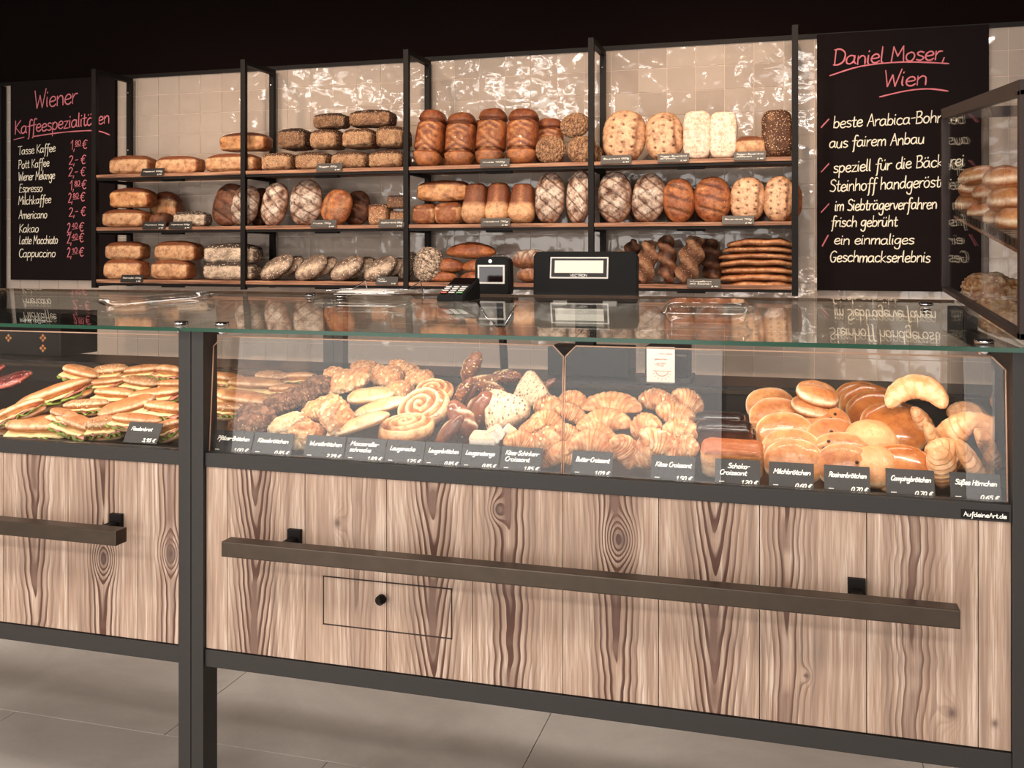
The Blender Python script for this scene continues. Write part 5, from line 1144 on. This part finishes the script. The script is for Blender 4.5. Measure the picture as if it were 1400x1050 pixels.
# cash register display seen from behind, on a pedestal
ym = 3.0; a = at(727, 343, ym); c = at(871, 414, ym); cx = (a.x+c.x)/2
t = empty('cash_register', (cx, ym, .916)); tag(t, 'wide dark cash register monitor seen from behind with a lit customer display', 'cash register')
W, H = (c.x-a.x), a.z-c.z; zb = c.z-.916
b = BM(); poly = [(-W/2+.012, 0), (W/2-.006, 0), (W/2, .02), (W/2-.002, H-.012), (W/2-.014, H), (-W/2+.012, H), (-W/2, H-.012), (-W/2+.004, .02)]
prism(b, poly, 0, .035); bmesh.ops.bevel(b, geom=b.edges[:], offset=.003, segments=2, affect='EDGES'); bmesh.ops.rotate(b, verts=b.verts, matrix=Matrix.Rotation(R(-8), 3, 'X'))
bmesh.ops.translate(b, verts=b.verts, vec=(0, 0, zb)); housing = obj('housing', b, M['plastic'], t)
k_ = pxm(790, ym); fx0, fx1 = at(751, 0, ym).x-cx, at(831, 0, ym).x-cx; fz1, fz0 = at(790, 351, ym).z-.916, at(790, 381, ym).z-.916
def tilted(bm): bmesh.ops.rotate(bm, verts=bm.verts, cent=(0, 0, zb), matrix=Matrix.Rotation(R(-8), 3, 'X')); return bm
d = obj('customer_display', tilted(boxm(fx0, fx1, -.006, .002, fz0, fz1, .003)), M['white'], t)
obj('bezel', tilted(boxm(fx0+.005, fx1-.005, -.0075, -.005, fz0+.005, fz1-.005, .001)), M['plastic2'], d)
obj('screen', tilted(boxm(fx0+.016, fx1-.016, -.0088, -.007, fz0+.018, fz1-.012)), M['screen'], d)
b = BM(); write(b, 'VECTRON', Vector((-.028+(fx0+fx1)/2, -.0079, fz0+.0065)), EX, EZ, UPV, .0075, .0009, .0003, 0, .056, 0); obj('lettering', tilted(b), M['cardtext'], d)
b = BM()
for sx, sz in ((-W/2+.025, H-.02), (0.02, H-.008), (W/2-.03, H-.02), (-W/2+.02, H*.5), (W/2-.015, H*.5)): cyl(b, (sx, .0, zb+sz), (sx, -.0015, zb+sz), .0025, n=10)
obj('screws', tilted(b), M['black'], t)
for sx in (-.075, .085): obj('hinge_foot', boxm(sx-.022, sx+.022, -.01, .03, zb-.012, zb+.004, .001), M['key'], t)
b = boxm(-.03, .03, .01, .06, .0, zb+.02, .002); obj('stem', b, M['plastic'], t)
obj('base', boxm(-.11, .15, -.03, .11, 0, .09, .004), M['black'], t)
# handheld scanner/small customer terminal
ys = 2.93; a = at(649, 351, ys); c = at(697, 404, ys); cx = (a.x+c.x)/2
t = empty('customer_terminal', (cx, ys, .916)); tag(t, 'small black terminal with white-framed screen on an arm beside the register', 'terminal')
W, H = c.x-a.x, a.z-c.z; zb = c.z-.916
b = BM(); prism(b, [(-W/2, .02), (-W/2+.006, 0), (W/2-.004, 0), (W/2, .02), (W/2-.003, H-.012), (W/2-.016, H), (-W/2+.014, H), (-W/2, H-.014)], 0, .05)
bmesh.ops.bevel(b, geom=b.edges[:], offset=.004, segments=2, affect='EDGES'); bmesh.ops.translate(b, verts=b.verts, vec=(0, 0, zb)); obj('housing', b, M['plastic'], t)
fx0, fx1 = at(653.5, 0, ys).x-cx, at(690.5, 0, ys).x-cx; fz1, fz0 = at(670, 362, ys).z-.916, at(670, 388, ys).z-.916
f_ = obj('screen_frame', boxm(fx0, fx1, -.005, .001, fz0, fz1, .002), M['white'], t); obj('screen', boxm(fx0+.006, fx1-.006, -.0062, -.004, fz0+.006, fz1-.006), M['darkscreen'], f_)
b = BM(); cyl(b, (-.006, -.002, zb+H-.014), (-.006, .004, zb+H-.014), .0055, n=16); obj('button', b, M['chrome'], t)
obj('base_plate', boxm(-W/2-.012, W/2+.012, -.03, .06, zb-.022, zb-.004, .003), M['black'], t)
b = BM(); wire(b, [(.02, .02, zb-.01), (.024, .02, zb-.08), (.03, .02, .1), (.036, .02, 0)], .013, 10); obj('arm', b, M['black'], t)
b = BM(); wire(b, [(-.05, .0, zb-.02), (-.02, .0, zb-.07), (.02, .0, zb-.1)], .004); wire(b, [(.08, .0, zb-.03), (.05, .0, zb-.08), (.03, .0, zb-.12)], .004); obj('struts', b, M['chrome'], t)
# card payment terminal, lying on the glass with keys up front
yc = 2.66; a = at(593, 0, yc); c = at(641, 0, yc); z0 = zg(yc)
t = empty('card_terminal', ((a.x+c.x)/2, yc, z0)); tag(t, 'card payment terminal with grey, red and green keys lying on the counter glass', 'card terminal')
b = BM(); hexa(b, [(-.048, 0, .0), (.038, 0, .0), (.058, .10, .004), (-.028, .10, .004), (-.045, .004, .018), (.037, .004, .018), (.057, .095, .068), (-.025, .095, .068)])
bmesh.ops.bevel(b, geom=b.edges[:], offset=.003, segments=2, affect='EDGES'); obj('housing', b, M['plastic'], t)
for i in range(3):
    for j in range(4):
        u, v = .2+.3*i, .10+.105*j; x = -.045+.08*u+.02*v; y = .004+.091*v; z = .018+.050*v+.001
        b = boxm(x-.009, x+.009, y-.0035, y+.0035, z, z+.004, .001); obj('key', b, M['key'] if j else M[('red', 'key', 'green')[i]], t)
b = BM(); hexa(b, [(-.028, .052, .0455), (.040, .052, .0455), (.050, .088, .0655), (-.020, .088, .0655), (-.028, .052, .0465), (.040, .052, .0465), (.050, .088, .0665), (-.020, .088, .0665)]); obj('screen', b, M['darkscreen'], t)
# printer with a white card in front, behind the case
yp = 2.875; a = at(885, 475, yp); c = at(935, 532, yp)
t = empty('receipt_printer', ((a.x+c.x)/2, 2.9, .916)); tag(t, 'black receipt printer standing behind the cheese croissants', 'printer')
Hh = a.z-.916; b = boxm(-.065, .062, 0, .13, 0, Hh, .004); obj('housing', b, M['plastic'], t); obj('paper_slot', boxm(.02, .058, -.002, .004, Hh*.75, Hh*.8), M['bar'], t); obj('base_plate', boxm(-.075, .072, -.02, .14, 0, .015, .002), M['plastic2'], t)
a = at(884, 474, 2.865); c = at(922.5, 525, 2.865)
t = empty('notice_card', ((a.x+c.x)/2, 2.865, c.z)); tag(t, 'white notice card with a smiling bread symbol in front of the black printer', 'notice'); W, H = c.x-a.x, a.z-c.z
obj('card', boxm(-W/2, W/2, 0, .003, 0, H, .0006), M['paper'], t)
b = BM(); P = [Vector((-.018+.018*(1-cos(pi*q/10))+.004, -.001, .036-.014*sin(pi*q/10))) for q in range(11)]; ribbon(b, P, .0011, UPV, .0004)
ribbon(b, [Vector((-.022, -.001, .037)), Vector((.032, -.001, .037))], .0010, UPV, .0004)
for q in range(7):
    an = pi*(q+.5)/7; o_ = Vector((.004-.018, 0, 0)); ribbon(b, [Vector((.004-.022*cos(an), -.001, .034-.019*sin(an))), Vector((.004-.027*cos(an), -.001, .034-.024*sin(an)))], .0007, UPV, .0004)
for k_, (x0, x1, z) in enumerate(((-.004, .034, .086), (-.018, .02, .070), (-.012, .018, .058), (-.02, .01, .052))): write(b, ('mit Liebe', 'gebacken', 'guten', 'Tag')[k_], Vector((x0, -.001, z)), EX, EZ, UPV, .005, .0005, .0003, .1, x1-x0, 0)
obj('print', b, M['orange'], t)
# clear plastic bakery box, right
def clearbox(px, py, Y, L, D, H, rz, label, lid=True, taper=.86):
    c = at(px, py, Y); t = empty('plastic_box', (c.x, Y, zg(Y)+.0005), rz); tag(t, label, 'plastic box')
    t.rotation_euler = (R(3.5)*cos(rz), -R(3.5)*sin(rz)*0, rz)
    def shell(z0, z1, s0, s1, th_=.0012):
        b = BM(); n = 28; rings = []
        for (z, s) in ((z0, s0), (z0+(z1-z0)*.35, s0+(s1-s0)*.5), (z1-.002, s1), (z1, s1*1.05), (z1+.001, s1*1.05)):
            r_ = []
            for i in range(n):
                a = 2*pi*i/n; r_.append(b.verts.new((spow(cos(a), .35)*L/2*s, spow(sin(a), .35)*D/2*(s+(s-1)*.3), z)))
            rings.append(r_)
        for p, q in zip(rings, rings[1:]):
            for i in range(n): f = b.faces.new((p[i], p[(i+1) % n], q[(i+1) % n], q[i])); f.smooth = True
        b.faces.new(rings[0][::-1]); return b
    obj('tray', shell(0, H*.55, taper, 1), M['clear'], t)
    if lid:
        b = shell(0, H*.5, taper, 1); bmesh.ops.scale(b, verts=b.verts, vec=(1, 1, -1)); bmesh.ops.translate(b, verts=b.verts, vec=(0, 0, H*1.06)); obj('lid', b, M['clear'], t)
        b = BM()
        for sx in (-.3, -.1, .1, .3): box(b, L*sx-.008, L*sx+.008, -D*.35, D*.35, H*1.055, H*1.075, .001)
        obj('lid_ribs', b, M['clear'], t)
    b = BM(); n = 40; ring = [Vector((spow(cos(2*pi*i/n), .35)*L/2*1.05, spow(sin(2*pi*i/n), .35)*D/2*1.06, H*.55)) for i in range(n+1)]; wire(b, ring, .0016, 6); obj('rim', b, M['clear'], t)
clearbox(966, 430, 2.33, .20, .13, .045, 0, 'clear plastic clamshell box lying on the right part of the counter glass')
clearbox(218, 415, 2.50, .15, .34, .035, R(-32), 'clear plastic cake tray lying on the glass top of the left unit', False)
# wire rack with paper bags
yy = 2.80; a = at(478, 0, yy); c = at(566, 0, yy); z0 = zg(yy)
t = empty('bag_rack', ((a.x+c.x)/2, yy, z0)); tag(t, 'flat stack of white paper bags in a low wire rack on the counter glass', 'bag rack'); W = c.x-a.x
for i in range(5):
    o = obj('paper_bag', boxm(-W/2+.004*i, W/2-.03+.003*i, -.11, .05, .006+.0022*i, .008+.0022*i), M['paper'], t)
b = BM()
for sx in (-W/2+.01, W/2-.02): wire(b, [(sx-.03, -.12, .018), (sx+.01, -.02, .02), (sx+.03, .03, .045), (sx+.036, .04, .0)], .002)
wire(b, [(-W/2, -.115, .01), (W/2, -.115, .01)], .002); obj('wire_frame', b, M['chrome'], t)
# black crate behind the sandwich counter
yk = 3.0; a = at(-60, 425, yk); c = at(83, 490, yk); z1 = a.z
t = empty('crate', ((a.x+c.x)/2, yk, .916)); tag(t, 'black crate with punched crosses on the ledge behind the sandwich counter', 'crate'); W = c.x-a.x; H = z1-.916
obj('body', boxm(-W/2, W/2, 0, .2, 0, H, .005), M['black'], t)
for px in (12, 59):
    for r_ in range(2 if px == 59 else 1):
        q = at(px, 462+14*r_, yk); b = BM()
        for dx, dz in ((-.009, 0), (.009, 0), (0, .009), (0, -.009)):
            vs = [b.verts.new((q.x-t.location.x+dx+u, -.001, q.z-.916+dz+v)) for u, v in ((-.006, 0), (0, -.006), (.006, 0), (0, .006))]; e_ = bmesh.ops.extrude_face_region(b, geom=[b.faces.new(vs)]); bmesh.ops.translate(b, verts=[g for g in e_['geom'] if isinstance(g, bmesh.types.BMVert)], vec=(0, -.001, 0))
        obj('cut_out', b, C['milk'], t)
b = BM(); q = at(30, 440, yk); write(b, 'Wiener Kaffee', Vector((q.x-t.location.x-.01, -.001, q.z-.916)), EX, EZ, UPV, .016, .0012, .0004, .1, .12); obj('lettering', b, M['cardtext'], t)

# ------------------------------------------------------------------ glazed bread cabinet at the right
xc = .437; yn, yf = 2.115, 3.13
def ztop(y): return 1.645+(1.735-1.645)*(y-yn)/(yf-yn)
def zbt(y): return zg(y)+.001
t = empty('bread_cabinet', (xc+.35, 2.6, zbt(2.6))); tag(t, 'tall glazed bread cabinet with dark brown frame standing at the right end', 'cabinet'); P = local(t)
x2 = xc+.75
for y in (yn, yf):
    P('corner_post', boxm(xc, xc+.022, y, y+.024, zbt(y)+.001, ztop(y)-.02, .001), 'frame'); P('corner_post', boxm(x2-.022, x2, y, y+.024, zbt(y)+.001, ztop(y)-.02, .001), 'frame')
for x in (xc, x2-.022):
    b = BM(); hexa(b, [(x, yn, ztop(yn)-.03), (x+.022, yn, ztop(yn)-.03), (x+.022, yf+.024, ztop(yf)-.03), (x, yf+.024, ztop(yf)-.03), (x, yn, ztop(yn)), (x+.022, yn, ztop(yn)), (x+.022, yf+.024, ztop(yf)), (x, yf+.024, ztop(yf))]); P('top_bar', b, 'frame')
    b = BM(); hexa(b, [(x, yn, zbt(yn)), (x+.022, yn, zbt(yn)), (x+.022, yf+.024, zbt(yf)), (x, yf+.024, zbt(yf)), (x, yn, zbt(yn)+.012), (x+.022, yn, zbt(yn)+.012), (x+.022, yf+.024, zbt(yf)+.012), (x, yf+.024, zbt(yf)+.012)]); P('bottom_bar', b, 'frame')
    b = BM(); hexa(b, [(x+.009, yn+.024, zbt(yn)+.013), (x+.013, yn+.024, zbt(yn)+.013), (x+.013, yf, zbt(yf)+.013), (x+.009, yf, zbt(yf)+.013), (x+.009, yn+.024, ztop(yn)-.031), (x+.013, yn+.024, ztop(yn)-.031), (x+.013, yf, ztop(yf)-.031), (x+.009, yf, ztop(yf)-.031)]); P('side_pane', b, 'cabglass')
for y in (yn, yf): P('cross_bar', boxm(xc+.022, x2-.022, y, y+.024, ztop(y)-.03, ztop(y), .001), 'frame')
P('front_pane', boxm(xc+.022, x2-.022, yn+.01, yn+.014, zbt(yn)+.014, ztop(yn)-.031), 'cabglass')
# tilted slatted shelf with rolls : its left edge is seen from (1298,288) to (1384,336)
y0, y1 = yn+.03, yf-.02; s1 = at(1296, 285, y1).z; s0 = at(1386, 338, y0).z
def zs(y): return s0+(s1-s0)*(y-y0)/(y1-y0)
n = 22
for i in range(n):
    ya = y0+(y1-y0)*i/n; yb = y0+(y1-y0)*(i+.72)/n; b = BM()
    hexa(b, [(xc+.03, ya, zs(ya)-.02), (x2-.03, ya, zs(ya)-.02), (x2-.03, yb, zs(yb)-.02), (xc+.03, yb, zs(yb)-.02), (xc+.03, ya, zs(ya)), (x2-.03, ya, zs(ya)), (x2-.03, yb, zs(yb)), (xc+.03, yb, zs(yb))]); P('shelf_slat', b, 'bar')
b = BM(); hexa(b, [(xc+.028, y0, zs(y0)-.028), (xc+.036, y0, zs(y0)-.028), (xc+.036, y1, zs(y1)-.028), (xc+.028, y1, zs(y1)-.028), (xc+.028, y0, zs(y0)-.021), (xc+.036, y0, zs(y0)-.021), (xc+.036, y1, zs(y1)-.021), (xc+.028, y1, zs(y1)-.021)]); P('shelf_rail', b, 'shelf')
obj('rear_board', boxm(xc+.03-t.location.x, x2-.03-t.location.x, yf-.02-2.6, yf-.01-2.6, .0, .004), M['paper'], t)
cr = [bun(70, C['milk'], .4, .9, (.058, .045, .032)), bun(71, C['milk'], .4, .9, (.056, .044, .033))]
RL = [(1337, 240, 50, 28, 'topmost, left'), (1372, 243, 52, 36, 'topmost, right'), (1330, 258, 36, 28, 'middle row left'), (1351, 262, 40, 28, 'middle row centre'), (1376, 273, 50, 36, 'middle row right'), (1328, 279, 34, 34, 'bottom row left end'), (1347, 287, 46, 30, 'bottom row second'), (1368, 298, 44, 32, 'bottom row at the front'), (1386, 302, 40, 36, 'bottom row, lowest by the front post')]
for i, (cx, cy, w_, h_, lb) in enumerate(RL):
    # depth from the pile: things at smaller px stand further back
    Y = 2.62-.30*(cx-1328)/58+(.03 if i < 2 else 0)
    q = at(cx, cy, Y); 
    if q.x < xc+.075: 
        Y = (xc+.075)/((cx-700)/FP*CS-SN)*(CS+(cx-700)/FP*SN); 
    o = place(cr[i % 2], cx-w_/2, cx+w_/2, cy-h_/2, cy+h_/2, Y, 'lie', 10, -12+8*(i % 3), 0, None, 1, 'roll')
    tag(o, 'golden roll heaped on the slanted cabinet shelf, '+lb, 'roll', 'rolls in the glazed cabinet')
def crumble(sd):
    def f(x, y, z):
        n_ = nz3(x, y, z, 3, sd); fr = nz3(x*1.6, y*1.6, z*2, 4, sd+2)
        return (.010*n_+.006*fr, max(0, fr*1.6+.2), .8*max(0, -fr*1.4), (0, 0, 0))
    return mk('flaky_loaf', .12, .10, .06, .8, .85, f, C['cheese'], 64, 48, .7)
cm = crumble(3)
for (a0, a1, b0, b1, dp, lb) in ((1317, 1400, 372, 424, 2.62, 'upper one, at the back'), (1330, 1420, 405, 462, 2.42, 'lower one, at the front')):
    Y = (xc+.12)/(((a0+a1)/2-700)/FP*CS-SN)*(CS+((a0+a1)/2-700)/FP*SN)
    o = place(cm, a0, a1, b0, b1, Y, 'lie', 15, 8, 20, None, .9, 'flaky_loaf'); tag(o, 'large flaky sugar-dusted pastry loaf in the glazed cabinet, '+lb, 'pastry')
